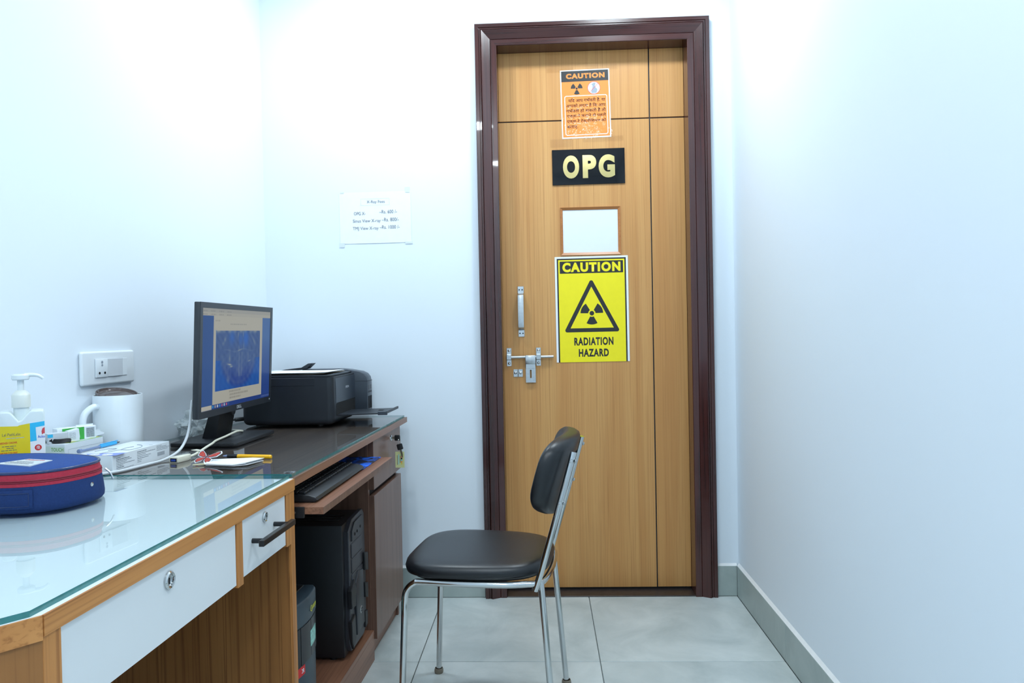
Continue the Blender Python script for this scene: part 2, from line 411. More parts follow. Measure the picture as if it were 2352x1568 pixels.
# ------------------------------------------------------------------ the room
D, XR, HC, YF = 3.057, 0.769, 2.64, -1.3        # skirting faces, ceiling height, wall behind the camera
WK = 0.13                                          # the left wall runs slightly askew
def wall_x(y): return -1.141 - WK * (D - y)
DL, DR, DT = -0.252, 0.688, 2.333                  # outer edges of the door frame
fl = MB().box(-1.9, XR + .2, YF - .1, D + .25, -.06, -.008).build('floor', grout_m); tag(fl, kind='structure')
nx, ny = 5, 8
for i in range(nx):
    for j in range(ny):
        x1 = XR - .6 * i; y1 = D - .6 * j
        x0, y0 = x1 - .6, y1 - .6
        y0 = max(y0, YF)
        if y1 - y0 < .05: continue
        g = .0014
        t = MB(((x0 + x1) / 2, (y0 + y1) / 2, 0)).box(x0 + g, x1 - g, y0 + g, y1 - g, -.008, 0, .0012, 1).build('floor_tile', tile_m, fl)
        t.location = ((x0 + x1) / 2, (y0 + y1) / 2, 0)
wb = MB().box(-1.35, DL + .03, D + .008, D + .2, 0, HC).box(DR - .03, XR + .2, D + .008, D + .2, 0, HC).box(DL + .03, DR - .03, D + .008, D + .2, DT - .03, HC).build('wall_back', wall_m); tag(wb, kind='structure')
wr = MB().box(XR + .008, XR + .16, YF, D + .008, 0, HC).build('wall_right', wall_m); tag(wr, kind='structure')
wl = MB().prism([(wall_x(YF), YF), (wall_x(D + .008), D + .008), (wall_x(D) - .2, D + .008), (wall_x(YF) - .2, YF)], 'z', 0, HC).build('wall_left', wall_m); tag(wl, kind='structure')
wf = MB().box(-1.95, XR + .16, YF - .12, YF, 0, HC).build('wall_front', wall_m); tag(wf, kind='structure')
ce = MB().box(-2.0, XR + .2, YF - .1, D + .2, HC, HC + .08).build('ceiling', ceil_m); tag(ce, kind='structure')
SK = .122
br = empty('baseboard_right', (XR, 0, 0), kind='structure')
for j in range(8):
    y1 = D - .6 * j; y0 = max(y1 - .6, YF)
    if y1 - y0 < .05: continue
    t = MB((XR, 0, 0)).box(XR, XR + .008, y0 + .0008, y1 - .0008, 0, SK, .0008, 1).build('skirting_tile', skirt_m, br)
MB((XR, 0, 0)).prism([(XR + .001, SK), (XR + .008, SK), (XR + .008, SK + .012)], 'y', YF, D).build('grout_bead', bead_m, br)
bb = empty('baseboard_back', (0, D, 0), kind='structure')
for x0, x1 in ((DR + .002, XR), (DL - .602, DL - .002), (-1.14, DL - .604)):
    MB((0, D, 0)).box(x0 + .0006, x1 - .0006, D, D + .008, 0, SK, .0008, 1).build('skirting_tile', skirt_m, bb)
    MB((0, D, 0)).prism([(D + .001, SK), (D + .008, SK), (D + .008, SK + .009)], 'x', x0, x1).build('grout_bead', bead_m, bb)
for k, (lx, ly) in enumerate(LAMPS):
    t = empty('ceiling_light', (lx, ly, HC), 0, 'round ceiling light ' + ('above the computer table by the left wall', 'just in front of the door by the right wall', 'above the white desk by the left wall', 'beside the right wall level with the white desk', 'behind the camera')[k], 'lamp', 'recessed ceiling lights')
    MB().lathe([(.128, 0), (.128, -.006), (.118, -.012), (.108, -.010), (.108, 0)]).build('rim', lamp_rim_m, t)
    MB().lathe([(0, -.007), (.107, -.007)]).build('diffuser', lamp_rim_m, t)
    ld_ = bpy.data.lights.new('lamp_light', 'AREA'); ld_.shape = 'DISK'; ld_.size = .212; ld_.energy = LAMP_POWER; ld_.color = LAMP_COLOR
    lo2 = bpy.data.objects.new('lamp_light', ld_); COL.objects.link(lo2); lo2.parent = t; lo2.location = (0, 0, -.009)

# ------------------------------------------------------------------ the door
dr = empty('door_1', ((DL + DR) / 2, D, 0), kind='structure'); DO = ((DL + DR) / 2, D, 0)
prof = [(0, -.01), (0, .018), (.002, .020), (.015, .020), (.0165, .0165), (.019, .0165), (.0205, .0205), (.0235, .0205), (.0245, .017), (.027, .0245), (.030, .0255),
        (.055, .0115), (.060, .009), (.0615, .007), (.063, .0095), (.085, .0095), (.087, .0075), (.087, -.13), (.05, -.13)]
def jamb(x, sgn, name):
    m = MB(DO); lo = [(x + sgn * u, D - p, 0.0) for u, p in prof]; hi = [(x + sgn * u, D - p, DT - u) for u, p in prof]
    return m.loft([lo, hi]).build(name, frame_m, dr, 20)
jamb(DL, 1, 'door_jamb'); jamb(DR, -1, 'door_jamb')
MB(DO).loft([[(DL + u, D - p, DT - u) for u, p in prof], [(DR - u, D - p, DT - u) for u, p in prof]]).build('door_head', frame_h_m, dr, 20)
XL, XRR, ZT = DL + .0875, DR - .0875, DT - .0875
YL = D + .080
MB(DO).box(XL, XRR, YL + .006, YL + .034, .012, ZT).build('leaf_core', groove_m, dr)
GX, GZ = .4595, 1.9605
gw = .0026
def panel(x0, x1, z0, z1):
    MB(DO).box(x0, x1, YL, YL + .0065, z0, z1, .0008, 1).build('door_panel', door_m, dr)
panel(XL, GX - gw, GZ + gw, ZT); panel(GX + gw, XRR, GZ + gw, ZT); panel(GX + gw, XRR, .012, GZ - gw)
WX0, WX1, WZ0, WZ1 = .083, .332, 1.401, 1.599
m = MB(DO)
xs = [XL, WX0, WX1, GX - gw]; zs = [.012, WZ0, WZ1, GZ - gw]
V = [(x, y, z) for y in (YL, YL + .0065) for z in zs for x in xs]; F = []
def vi(a, b, c): return c * 16 + b * 4 + a
for a in range(3):
    for b in range(3):
        if (a, b) == (1, 1): continue
        for c in (0, 1): F.append([vi(a, b, c), vi(a + 1, b, c), vi(a + 1, b + 1, c), vi(a, b + 1, c)])
for a in range(3):
    F.append([vi(a, 0, 0), vi(a + 1, 0, 0), vi(a + 1, 0, 1), vi(a, 0, 1)]); F.append([vi(a, 3, 0), vi(a + 1, 3, 0), vi(a + 1, 3, 1), vi(a, 3, 1)])
    F.append([vi(0, a, 0), vi(0, a + 1, 0), vi(0, a + 1, 1), vi(0, a, 1)]); F.append([vi(3, a, 0), vi(3, a + 1, 0), vi(3, a + 1, 1), vi(3, a, 1)])
m.raw(V, F); m.build('door_panel', door_m, dr)
wn = empty('vision_window', (0, 0, 0)); wn.parent = dr
def mitre4(name, x0, x1, z0, z1, wd, yb, yf, yi, mtl, par):
    # four mitred beads sloping towards the pane
    for q in range(4):
        c = [((x0, z0), (x1, z0), (x1 - wd, z0 + wd), (x0 + wd, z0 + wd)), ((x1, z0), (x1, z1), (x1 - wd, z1 - wd), (x1 - wd, z0 + wd)),
             ((x1, z1), (x0, z1), (x0 + wd, z1 - wd), (x1 - wd, z1 - wd)), ((x0, z1), (x0, z0), (x0 + wd, z0 + wd), (x0 + wd, z1 - wd))][q]
        a, b, cc, d = c
        V = [(a[0], yf, a[1]), (b[0], yf, b[1]), (cc[0], yi, cc[1]), (d[0], yi, d[1]), (a[0], yb, a[1]), (b[0], yb, b[1]), (cc[0], yb, cc[1]), (d[0], yb, d[1])]
        MB(DO).raw(V, [[0, 1, 2, 3], [4, 5, 6, 7], [0, 1, 5, 4], [2, 3, 7, 6], [0, 3, 7, 4], [1, 2, 6, 5]]).build(name, mtl, par)
mitre4('glazing_bead', WX0, WX1, WZ0, WZ1, .0105, YL + .0055, YL - .0045, YL + .001, door_bead_m, wn)
MB(DO).box(WX0 + .008, WX1 - .008, YL + .003, YL + .0055, WZ0 + .008, WZ1 - .008).build('frosted_pane', frost_m, wn)
MB(DO).box(DL + .087, DR - .087, D - .004, D + .13, -.006, .004, .001, 1).build('threshold', sill_m, dr)
# pull handle
ph = empty('pull_handle', (0, 0, 0)); ph.parent = dr
hx0, hx1 = -.1005, -.0750
for za, zb in ((1.247, 1.276), (1.0655, 1.094)):
    pl = MB(DO).box(hx0, hx1, YL - .003, YL, za, zb, .0008, 1).build('mounting_plate', steel_m, ph)
    for sx in (.25, .75):
        MB(DO).lathe([(0, .0016), (.0028, .0010), (.0032, 0)], (hx0 + (hx1 - hx0) * sx, YL - .003, (za + zb) / 2), 10, (0, -1, 0)).build('screw', dgrey_m, ph)
pf = [(YL - .001, 1.250), (YL - .020, 1.246), (YL - .034, 1.238), (YL - .036, 1.225), (YL - .036, 1.117), (YL - .034, 1.104), (YL - .020, 1.096), (YL - .001, 1.092),
      (YL - .001, 1.098), (YL - .016, 1.102), (YL - .027, 1.110), (YL - .028, 1.120), (YL - .028, 1.222), (YL - .027, 1.232), (YL - .016, 1.240), (YL - .001, 1.244)]
MB(DO).prism(pf, 'x', hx0 + .0008, hx1 - .0008, .0012, 2).build('grip', steel_m, ph)
# sliding bolt with hasp
sb = empty('sliding_bolt', (0, 0, 0)); sb.parent = dr
zb = .981
MB(DO).cyl((-.148, YL - .011, zb), (.044, YL - .011, zb), .0062, n=16).build('bolt_rod', steel_m, sb)
for bx in (-.1415, -.0185):
    MB(DO).box(bx - .010, bx + .010, YL - .0025, YL, .943, 1.019, .0008, 1).prism([(YL - .002, zb - .013), (YL - .019, zb - .010), (YL - .0195, zb + .010), (YL - .002, zb + .013)], 'x', bx - .010, bx + .010, .001, 1).build('bracket', steel_m, sb)
    for zz in (1.008, .955):
        MB(DO).lathe([(0, .0045), (.003, .0038), (.0058, .001), (.006, 0)], (bx, YL - .0025, zz), 12, (0, -1, 0)).build('bolt_head', chrome_m, sb)
# hasp: bent plate with slot
hs0, hs1 = -.0735, -.0305
m = MB(DO).box(hs0, hs1, YL - .024, YL - .002, .951, .9885, .003, 2)
sx0, sx1, sz0, sz1 = -.0555, -.0485, .893, .927
m.box(hs0 + .001, hs1 - .001, YL - .012, YL - .0085, .932, .953, .0008, 1)
def holed(m, xs, zs, y0, y1):
    V = [(x, y, z) for y in (y0, y1) for z in zs for x in xs]; F = []
    for a in range(3):
        for b in range(3):
            if (a, b) != (1, 1):
                for c in (0, 1): F.append([vi(a, b, c), vi(a + 1, b, c), vi(a + 1, b + 1, c), vi(a, b + 1, c)])
        F.append([vi(a, 0, 0), vi(a + 1, 0, 0), vi(a + 1, 0, 1), vi(a, 0, 1)]); F.append([vi(a, 3, 0), vi(a + 1, 3, 0), vi(a + 1, 3, 1), vi(a, 3, 1)])
        F.append([vi(0, a, 0), vi(0, a + 1, 0), vi(0, a + 1, 1), vi(0, a, 1)]); F.append([vi(3, a, 0), vi(3, a + 1, 0), vi(3, a + 1, 1), vi(3, a, 1)])
    for p, q in (((1, 1), (2, 1)), ((2, 1), (2, 2)), ((2, 2), (1, 2)), ((1, 2), (1, 1))):
        F.append([vi(*p, 0), vi(*q, 0), vi(*q, 1), vi(*p, 1)])
    m.raw(V, F)
holed(m, [hs0 + .001, sx0, sx1, hs1 - .001], [.874, sz0, sz1, .938], YL - .0105, YL - .0075)
m.build('hasp_plate', steel_m, sb)
st = empty('bolt_staple', (0, 0, 0)); st.parent = dr
for bx in (-.1155, -.0945):
    MB(DO).box(bx - .009, bx + .009, YL - .002, YL, .898, .930, .0006, 1).build('staple_plate', steel_m, st)
    MB(DO).lathe([(0, .004), (.003, .0036), (.006, .001), (.006, 0)], (bx, YL - .002, .914), 12, (0, -1, 0)).build('bolt_head', chrome_m, st)
MB(DO).box(-.1065, -.1045, YL - .012, YL, .898, .930, .0005, 1).build('staple_ridge', steel_m, st)

# ------------------------------------------------------------------ signs on the door
UX, UZ = (1, 0, 0), (0, 0, 1)
def trefoil(mb, cx, cz, r0, r1, rd, o):
    for a in (30, 150, 270):
        flat(mb, arc(cx, cz, r1, a - 29, a + 29, 10) + arc(cx, cz, r0, a + 29, a - 29, 6), o, UX, UZ, .0006)
    flat(mb, arc(cx, cz, rd, 0, 345, 23), o, UX, UZ, .0006)
# orange laminated poster, local coords: origin at its lower left corner
po = empty('caution_poster', (.0925, YL, 1.880), 0, 'laminated orange caution poster in Hindi taped at the top of the door', 'poster')
po.rotation_euler = (0, R(-.9), 0)
PW, PH = .2135, .292
fm = MB(); flat(fm, rect(0, PW, 0, PH), (0, -.0013, 0), UX, UZ, 0)
MB().box(.005, PW - .005, -.0009, -.0002, .004, PH - .005).build('poster_paper', paper_m, po)
of = (0, -.0009, 0)
m = MB(); flat(m, rect(.0095, PW - .0095, .0095, PH - .0095), of, UX, UZ, .0001); m.build('orange_field', orange_m, po)
m = MB(); flat(m, rect(.0095, PW - .0095, PH - .0535, PH - .0095), of, UX, UZ, .0002); m.build('black_header', signblack_m, po)
lettering('CAUTION', orange_m, po, (.029, of[1], PH - .0415), UX, UZ, .160, .0215, .058, 1.2, lift=.0003)
m = MB(); trefoil(m, .072, PH - .0825, .0065, .0245, .0045, (0, of[1] + .0004, 0)); m.build('radiation_symbol', signblack_m, po)
pc = empty('prohibition_pictogram', (0, 0, 0)); pc.parent = po
cx, cz = .143, PH - .0825
m = MB(); flat(m, arc(cx, cz, .0265, 0, 352, 44), of, UX, UZ, .0002); m.build('red_disc', pink_m, pc)
m = MB(); flat(m, arc(cx, cz, .0243, 0, 352, 44), of, UX, UZ, .00025); m.build('white_disc', paper_m, pc)
fig = [(-.003, .020), (.004, .0215), (.0075, .018), (.007, .014), (.004, .011), (.0065, .006), (.0075, .001), (.013, -.004), (.0145, -.010), (.012, -.016), (.010, -.021), (-.006, -.022), (-.0115, -.019), (-.010, -.010), (-.007, -.003), (-.0055, .004), (-.006, .011), (-.0095, .012), (-.0085, .016)]
m = MB(); flat(m, [(cx + a, cz + b) for a, b in fig], of, UX, UZ, .0003); m.build('figure', greypic_m, pc)
m = MB(); flat(m, [(cx - .0185, cz - .0172), (cx - .0172, cz - .0185), (cx + .0185, cz + .0172), (cx + .0172, cz + .0185)], of, UX, UZ, .00035); m.build('red_slash', pink_m, pc)
m = MB(); oo = rrect(.0195, PW - .0165, .0165, PH - .111, .009); ii = rrect(.0225, PW - .0195, .0195, PH - .114, .0065)
n_ = len(oo); m.raw([(a, of[1] - .0002, b) for a, b in oo + ii], [[k, (k + 1) % n_, n_ + (k + 1) % n_, n_ + k] for k in range(n_)]); m.build('text_border', paper_m, po)
for txt, x0, x1, zz in (('यिद आप गभॅवती है. या', .036, .1885, .1555), ('आपको लगता है िक आप', .026, .1890, .1340), ('गभॅवती हो सकती है तो', .026, .1890, .1130),
                        ('एक्स-रे कराने से पहले', .027, .1895, .0915), ('एक्स-रे टेक्नीिशयन को', .027, .1895, .0695), ('बताएं.', .027, .072, .0470)):
    lettering(txt, ink_m, po, (x0, of[1], zz - .004), UX, UZ, x1 - x0, .0185, .012, name='hindi_line', lift=.0003)
fm.build('laminate_film', film_m, po)
for a in (rect(-.05, .06, PH - .012, PH + .006), rect(.12, PW + .03, PH - .010, PH + .012), rect(-.045, .045, -.030, .004), rect(.09, PW + .045, -.014, .008)):
    m = MB(); flat(m, a, (0, -.0017, 0), UX, UZ, 0.0002); m.build('clear_tape', tape_m, po)
# OPG plaque
op = empty('nameplate', (.204, YL, 1.766), 0, 'black OPG nameplate with raised gold letters on the door', 'sign')
op.rotation_euler = (0, R(-.25), 0)
MB().box(-.150, .150, -.005, 0, -.073, .073, .0006, 1).build('plate', acrylic_m, op)
for ch, x0, x1 in (('O', -.106, -.039), ('P', -.0245, .032), ('G', .0415, .1085)):
    lettering(ch, gold_m, op, (x0, -.005, -.048), UX, UZ, x1 - x0, .095, .055, name='gold_letter', lift=0, depth=.004)
# yellow radiation sign
YW, YH = .3035, .4395
ys = empty('radiation_sign', (.0575, YL, .9550), 0, 'large yellow CAUTION radiation hazard sign below the door window', 'sign')
ys.rotation_euler = (0, R(-.15), 0)
MB().box(0, YW, -.0016, -.0002, 0, YH).build('sign_board', paper_m, ys)
o = (0, -.0016, 0); px = YW / 572.0
def fy(y): return YH * (1 - (y - 504) / 827.0)
def fx(x): return (x - 490 - (0)) * px
m = MB(); flat(m, rect(.0085, YW - .0085, 0, YH - .0075), o, UX, UZ, .0001); m.build('black_border', signblack_m, ys)
m = MB(); flat(m, rect(.0145, YW - .0145, 0, YH - .0135), o, UX, UZ, .0002); m.build('yellow_field', yellow_m, ys)
m = MB(); flat(m, rrect(.0205, YW - .0205, YH - .070, YH - .0195, .002), o, UX, UZ, .0003); m.build('black_header', signblack_m, ys)
lettering('CAUTION', yellow_m, ys, (.0315, o[1], YH - .0645), UX, UZ, .241, .040, .058, 1.22, lift=.0005)
tc_x = .1500
ax_, az_ = tc_x, YH - .0905; bz_ = YH - .3150; hb = .1170
def tri(inset, rr):
    # rounded triangle, offset inwards by inset
    P3 = [Vector((ax_, az_)), Vector((ax_ - hb, bz_)), Vector((ax_ + hb, bz_))]
    cen = Vector((ax_, bz_ + (az_ - bz_) * .36)); out = []
    for k in range(3):
        a, b, c = P3[k - 1], P3[k], P3[(k + 1) % 3]
        d1 = (a - b).normalized(); d2 = (c - b).normalized(); half = d1.angle(d2) / 2; bis = (d1 + d2).normalized()
        cc = b + bis * ((rr + inset) / math.sin(half)) if rr else b + bis * (inset / math.sin(half))
        if not rr: out.append((cc.x, cc.y)); continue
        n1 = Vector((-d1.y, d1.x)); n1 = n1 if n1.dot(bis) < 0 else -n1
        n2 = Vector((-d2.y, d2.x)); n2 = n2 if n2.dot(bis) < 0 else -n2
        for j in range(7):
            v = (n1 * (1 - j / 6) + n2 * (j / 6)).normalized(); out.append((cc.x + v.x * rr, cc.y + v.y * rr))
    return out
m = MB(); flat(m, tri(0, .008), o, UX, UZ, .0003); wt = m.build('warning_triangle', signblack_m, ys)
m = MB(); flat(m, tri(.0165, 0), o, UX, UZ, .0004); m.build('triangle_field', yellow_m, wt)
m = MB(); trefoil(m, .1500, YH - .2370, .0150, .0470, .0095, o); m.build('radiation_symbol', signblack_m, wt)
lettering('RADIATION', signblack_m, ys, (.0745, o[1], YH - .3705), UX, UZ, .1625, .0335, .042, 1.16, lift=.0004)
lettering('HAZARD', signblack_m, ys, (.0925, o[1], YH - .4175), UX, UZ, .1245, .0325, .042, 1.16, lift=.0004)

# ------------------------------------------------------------------ fees notice on the back wall
fn = empty('price_notice', (-.8250, D + .008, 1.4620), 0, 'white X-Ray Fees price notice taped to the back wall', 'notice')
fn.rotation_euler = (0, R(-.2), 0)
NW, NH = .2955, .2105
m = MB(); gx, gz = 10, 8
def bow(a, b): return -.0006 - .0010 * (1 - b) * math.sin(math.pi * a) - .0012 * max(0, a - .6) * (1 - abs(2 * b - 1))
V = [(NW * i / gx, bow(i / gx, j / gz) - k * .0004, NH * j / gz) for k in (0, 1) for j in range(gz + 1) for i in range(gx + 1)]
F = []
for k in (0, 1):
    for j in range(gz):
        for i in range(gx):
            q = k * (gx + 1) * (gz + 1) + j * (gx + 1) + i; F.append([q, q + 1, q + gx + 2, q + gx + 1])
m.raw(V, F); m.build('notice_sheet', paper_m, fn)
ps = NW / 1600.0
def NX(x): return (x - 190) * ps
def NZ(y, x): return NH - (y + (x - 190) * .022 - 225) * (NH / 1160.0)
def ntext(s, x0, x1, yb, h):
    a = NX(x0)
    lettering(s, inknote_m, fn, (a, -.0024, NZ(yb, x0)), UX, UZ, NX(x1) - a, h * ps, 0, lift=.0001)
ntext('X-Ray Fees', 808, 1212, 482, 78)
ntext('OPG X-', 512, 775, 735, 70); ntext('–Rs. 600 /-', 1085, 1480, 700, 78)
ntext('Sinus View X-ray', 488, 1110, 925, 92); ntext('–Rs. 800/-', 1135, 1515, 878, 78)
ntext('TMJ View X-ray', 482, 1058, 1094, 92); ntext('–Rs. 1000 /-', 1085, 1530, 1048, 78)
m = MB(); bx0, bx1, bz0, bz1 = NX(672), NX(1312), NZ(515, 672), NZ(370, 672)
for a in (rect(bx0, bx1, bz0, bz0 + .0006), rect(bx0, bx1, bz1, bz1 + .0006), rect(bx0, bx0 + .0006, bz0, bz1), rect(bx1, bx1 + .0006, bz0, bz1)):
    flat(m, a, (0, -.0024, 0), UX, UZ, .0002)
m.build('title_box', inkpale_m, fn)
for a in (rect(.275, .292, NH - .006, NH + .016), rect(-.003, .018, -.014, .004), rect(.270, .300, -.006, .003), rect(.004, .020, NH - .003, NH + .003)):
    m = MB(); x0, x1, z0, z1 = a[0][0], a[1][0], a[0][1], a[2][1]; m.box(x0, x1, -.0022, -.0004, z0, z1); m.build('tape_strip', walltape_m, fn)

# ------------------------------------------------------------------ socket plate on the left wall
aw = math.atan(WK)
s0 = -.9475
so = Vector((wall_x(D) + s0 * math.sin(aw), D + s0 * math.cos(aw), 1.008))
sp = empty('socket_plate', so, -aw, 'white wall plate with three pin socket and switch', 'socket')
# local: x = out of the wall, y = along the wall
m = MB(); m.prism(rrect(-.110, .110, -.048, .048, .008), 'x', 0.0006, .012, .006, 4); m.build('cover_plate', whitep_m, sp)
MB().box(.0105, .0122, -.062, .073, -.0275, .0275, .0006, 1).build('grid_frame', whitep2_m, sp)
so_ = MB().box(.0118, .0165, -.059, -.012, -.026, .026, .0012, 2).build('socket_module', whitep_m, sp)
for yy, zz, rr in ((-.0355, .0165, .0042), (-.0355, .0080, .0034), (-.0465, -.0140, .0036), (-.0250, -.0140, .0036)):
    MB().lathe([(0, .0003), (rr, .0003), (rr, -.001)], (.0166, yy, zz), 14, (1, 0, 0)).build('pin_hole', hole_m if zz < 0 else greypic_m, so_)
MB().prism([(-.0105, .0122), (-.0105, .0150), (.0185, .0170), (.052, .0145), (.052, .0122)], 'z', -.0255, .0255, .0006, 1).build('switch_rocker', whitep2_m, sp,
    xf=Matrix(((0, 1, 0, 0), (1, 0, 0, 0), (0, 0, 1, 0), (0, 0, 0, 1))))
MB().box(.0120, .0138, .0535, .072, -.0255, .0255, .0006, 1).build('blank_module', whitep_m, sp)

# ------------------------------------------------------------------ walnut computer table (desk frame x,y,z)
ZG = .762; ZW = .754
TF = -.648
def wv(t): return -1.3685 + (t - 1.7) * .0973 + .012      # face of the wall in the desk frame
to = (-.95, 2.34, 0)
ct = dthing('computer_table', to, 'dark walnut computer table with keyboard tray and side cabinet', 'table')
T0, T1 = 1.7165, 2.965
MB(to).prism([(TF, T0), (TF, T1), (wv(T1), T1), (wv(T0), T0)], 'z', .735, ZW).build('table_top', walnut_top_m, ct)
MB(to).box(TF - .0005, TF + .0012, T0, T1 + .0006, .7345, ZW + .0004).build('edge_band', walnut_m, ct)
MB(to).box(wv(T0) + .01, -.668, T0 + .001, T0 + .019, 0, .737).build('side_panel', walnut_v_m, ct)
MB(to).prism([(-1.225, T0 + .02), (-1.225, 2.45), (-1.235, 2.45), (-1.235, T0 + .02)], 'z', .1, .7365).build('back_panel', walnut_v_m, ct)
CN, CFR = 2.452, 2.865     # cabinet near and far sides
cb = empty('cabinet_body', (0, 0, 0)); cb.parent = ct
MB(to).box(-1.22, -.672, CN, CN + .018, .0, .7365).build('cabinet_side', walnut_v_m, cb)
MB(to).box(-1.22, -.672, CFR - .018, CFR, .0, .7365).build('cabinet_side', walnut_v_m, cb)
MB(to).box(-1.22, -.690, CN + .018, CFR - .018, .065, .083).build('cabinet_floor', walnut_m, cb)
MB(to).box(-1.22, -1.20, CN + .018, CFR - .018, .083, .7365).build('cabinet_back', walnut_v_m, cb)
MB(to).box(-.699, -.681, CN + .004, CFR - .002, 0, .0645).build('plinth', walnut_m, cb)
dw = MB(to).box(-.672, -.654, CN + .010, CFR, .5675, .7335, .0007, 1).build('drawer', walnut_v_m, ct)
cd = MB(to).box(-.672, -.654, CN + .010, CFR, .0660, .5475, .0007, 1).build('cabinet_door', walnut_v_m, ct)
MB(to).box(-.690, -.674, CN + .018, CFR - .018, .547, .568).build('finger_groove', dark_gap_m, ct)
LKT, LKZ = 2.714, .706
MB(to).lathe([(0, .0035), (.0085, .0035), (.0105, .0025), (.011, 0)], (-.654, LKT, LKZ), 20, (1, 0, 0)).build('lock', chrome_m, dw)
sh = MB(to).box(-1.2, -.662, T0 + .02, CN, .084, .100, .0006, 1).build('floor_shelf', walnut_m, ct)
MB(to).box(-.6795, -.662, T0 + .02, CN, .0, .084, .0006, 1).build('shelf_riser', walnut_m, ct)
tr = MB(to).box(-.98, -.587, 1.742, 2.446, .6625, .680, .0006, 1).build('keyboard_tray', walnut_m, ct)
MB(to).box(-.5870, -.5858, 1.742, 2.446, .6628, .6797).build('tray_edge_band', walnut_v_m, tr)
for ty in (1.7385, 2.4465):
    MB(to).box(-1.0, -.632, ty - .003, ty + .003, .655, .681, .0005, 1).box(-1.0, -.665, ty - .003 - .004, ty + .001, .660, .676).build('slide_rail', black_m, tr)
for yy in (-.688, -.672, -.655):
    MB(to).lathe([(0, .001), (.003, .001), (.0032, 0)], (yy, 1.7355, .668), 10, (0, -1, 0)).build('rail_screw', steel_m, tr)
# glass sheet on it
go = (-.95, 2.34, ZW)
def gsheet(pts, o, label):
    m = MB(o); m.prism(pts, 'z', ZW + .0002, ZG)
    ob = m.build('glass_sheet', [glass_m, glass_edge_m, under_m])
    for p_ in ob.data.polygons:
        p_.material_index = 0 if p_.normal.z > .9 else (2 if p_.normal.z < -.9 else 1)
    ob.location = DW(*o); ob.rotation_euler = (0, 0, -A)
    return tag(ob, label, 'glass sheet')
gsheet([(-.656, 1.7265), (-.656, 2.957), (wv(2.957) + .004, 2.957), (wv(1.7265) + .004, 1.7265)], go, 'clear glass sheet covering the dark walnut computer table')
# the clear plastic corner clip
m = MB((-.668, 1.7345, ZG)); m.box(-.680, -.654, 1.722, 1.752, ZG + .0001, ZG + .0025, .0006, 1).box(-.6595, -.655, 1.724, 1.752, ZG - .012, ZG + .001, .0004, 1)
dmesh(m, 'corner_guard', film_m, (-.668, 1.7345, ZG), 'clear plastic corner guard clipped on the glass where both tables meet', 'corner guard')

# ------------------------------------------------------------------ white desk in the foreground
wo = (-1.0, 1.25, 0)
wd = dthing('office_desk', wo, 'white topped office desk with oak edging and two drawers', 'desk')
C1 = (-.648, .868); C2 = (-.790, .670); E0 = .62
tp = [(TF, 1.7135), C1, C2, (-.84, E0), (wv(E0) - .01, E0), (wv(1.7135), 1.7135)]
MB(wo).prism(tp, 'z', .728, ZW).build('desk_top', white_lam_m, wd)
def strip(p0, p1, out, z0, z1, mtl, name, th=.003):
    a, b = Vector((p0[0], p0[1], 0)), Vector((p1[0], p1[1], 0)); d = (b - a).normalized(); n = Vector((d.y, -d.x, 0)) * out
    V = []
    for z in (z0, z1): V += [a + Vector((0, 0, z)), b + Vector((0, 0, z)), b + n * th + Vector((0, 0, z)), a + n * th + Vector((0, 0, z))]
    return MB(wo).raw(V, [[0, 1, 2, 3], [4, 5, 6, 7], [0, 1, 5, 4], [1, 2, 6, 5], [2, 3, 7, 6], [3, 0, 4, 7]]).build(name, mtl, wd)
strip((TF, 1.7135), C1, -1, .7275, ZW - .0004, oak_m, 'edge_band', .0035)
strip(C1, C2, -1, .7235, ZW - .0004, oak_m, 'edge_band', .0035)
MB(wo).box(-1.36, -.652, 1.690, 1.7125, 0, .728).box(-.6525, -.6475, 1.6895, 1.7130, 0, .7278).build('side_panel', [oakdark_m], wd)
MB(wo).box(-.6520, -.6465, 1.6885, 1.7132, .001, .7272).build('panel_edge_band', oak_v_m, wd)
MB(wo).box(-.672, -.6465, 1.6630, 1.6880, .607, .7272).build('front_stile', oak_v_m, wd)
MB(wo).box(-.672, -.6465, 1.4075, 1.4320, .601, .7272).build('front_stile', oak_v_m, wd)
MB(wo).box(-.672, -.6465, .8680, .9000, 0, .7272).build('corner_post', oak_v_m, wd)
MB(wo).prism([(-.672, .8679), (-.6475, .8679), (-.740, .739), (-.757, .751)], 'z', .0, .7233).build('chamfer_panel', oakdark_m, wd)
MB(wo).box(-1.35, -.672, .8680, .884, 0, .727).build('side_panel', oakdark_m, wd)
MB(wo).box(-1.352, -1.336, .885, 1.689, .15, .727).build('modesty_panel', oakdark_m, wd)
d1 = MB(wo).box(-.668, -.6490, .9018, 1.4055, .6065, .7262, .0006, 1).build('drawer', drawer_m, wd)
d2 = MB(wo).box(-.668, -.6490, 1.4340, 1.6612, .6120, .7262, .0006, 1).build('drawer', drawer_m, wd)
for d, ya, yb in ((d1, .92, 1.395), (d2, 1.445, 1.65)):
    MB(wo).box(-1.10, -.668, ya, yb, .625, .715).build('drawer_box', oakdark_m, d)
for d, tt, zz, rr in ((d1, 1.161, .699, .0145), (d2, 1.545, .706, .0110)):
    lk = MB(wo).lathe([(rr * .62, .0008), (rr * .66, .004), (rr * .85, .005), (rr, .003), (rr, 0)], (-.649, tt, zz), 28, (1, 0, 0)).build('lock_ring', chrome_m, d)
    MB(wo).lathe([(0, .0012), (rr * .66, .0010), (rr * .66, 0)], (-.649, tt, zz), 24, (1, 0, 0)).build('lock_barrel', steel_m, d)
    MB(wo).box(-.6482, -.6472, tt - .0012, tt + .0012, zz - rr * .45, zz + rr * .25).build('keyhole', hole_m, d)
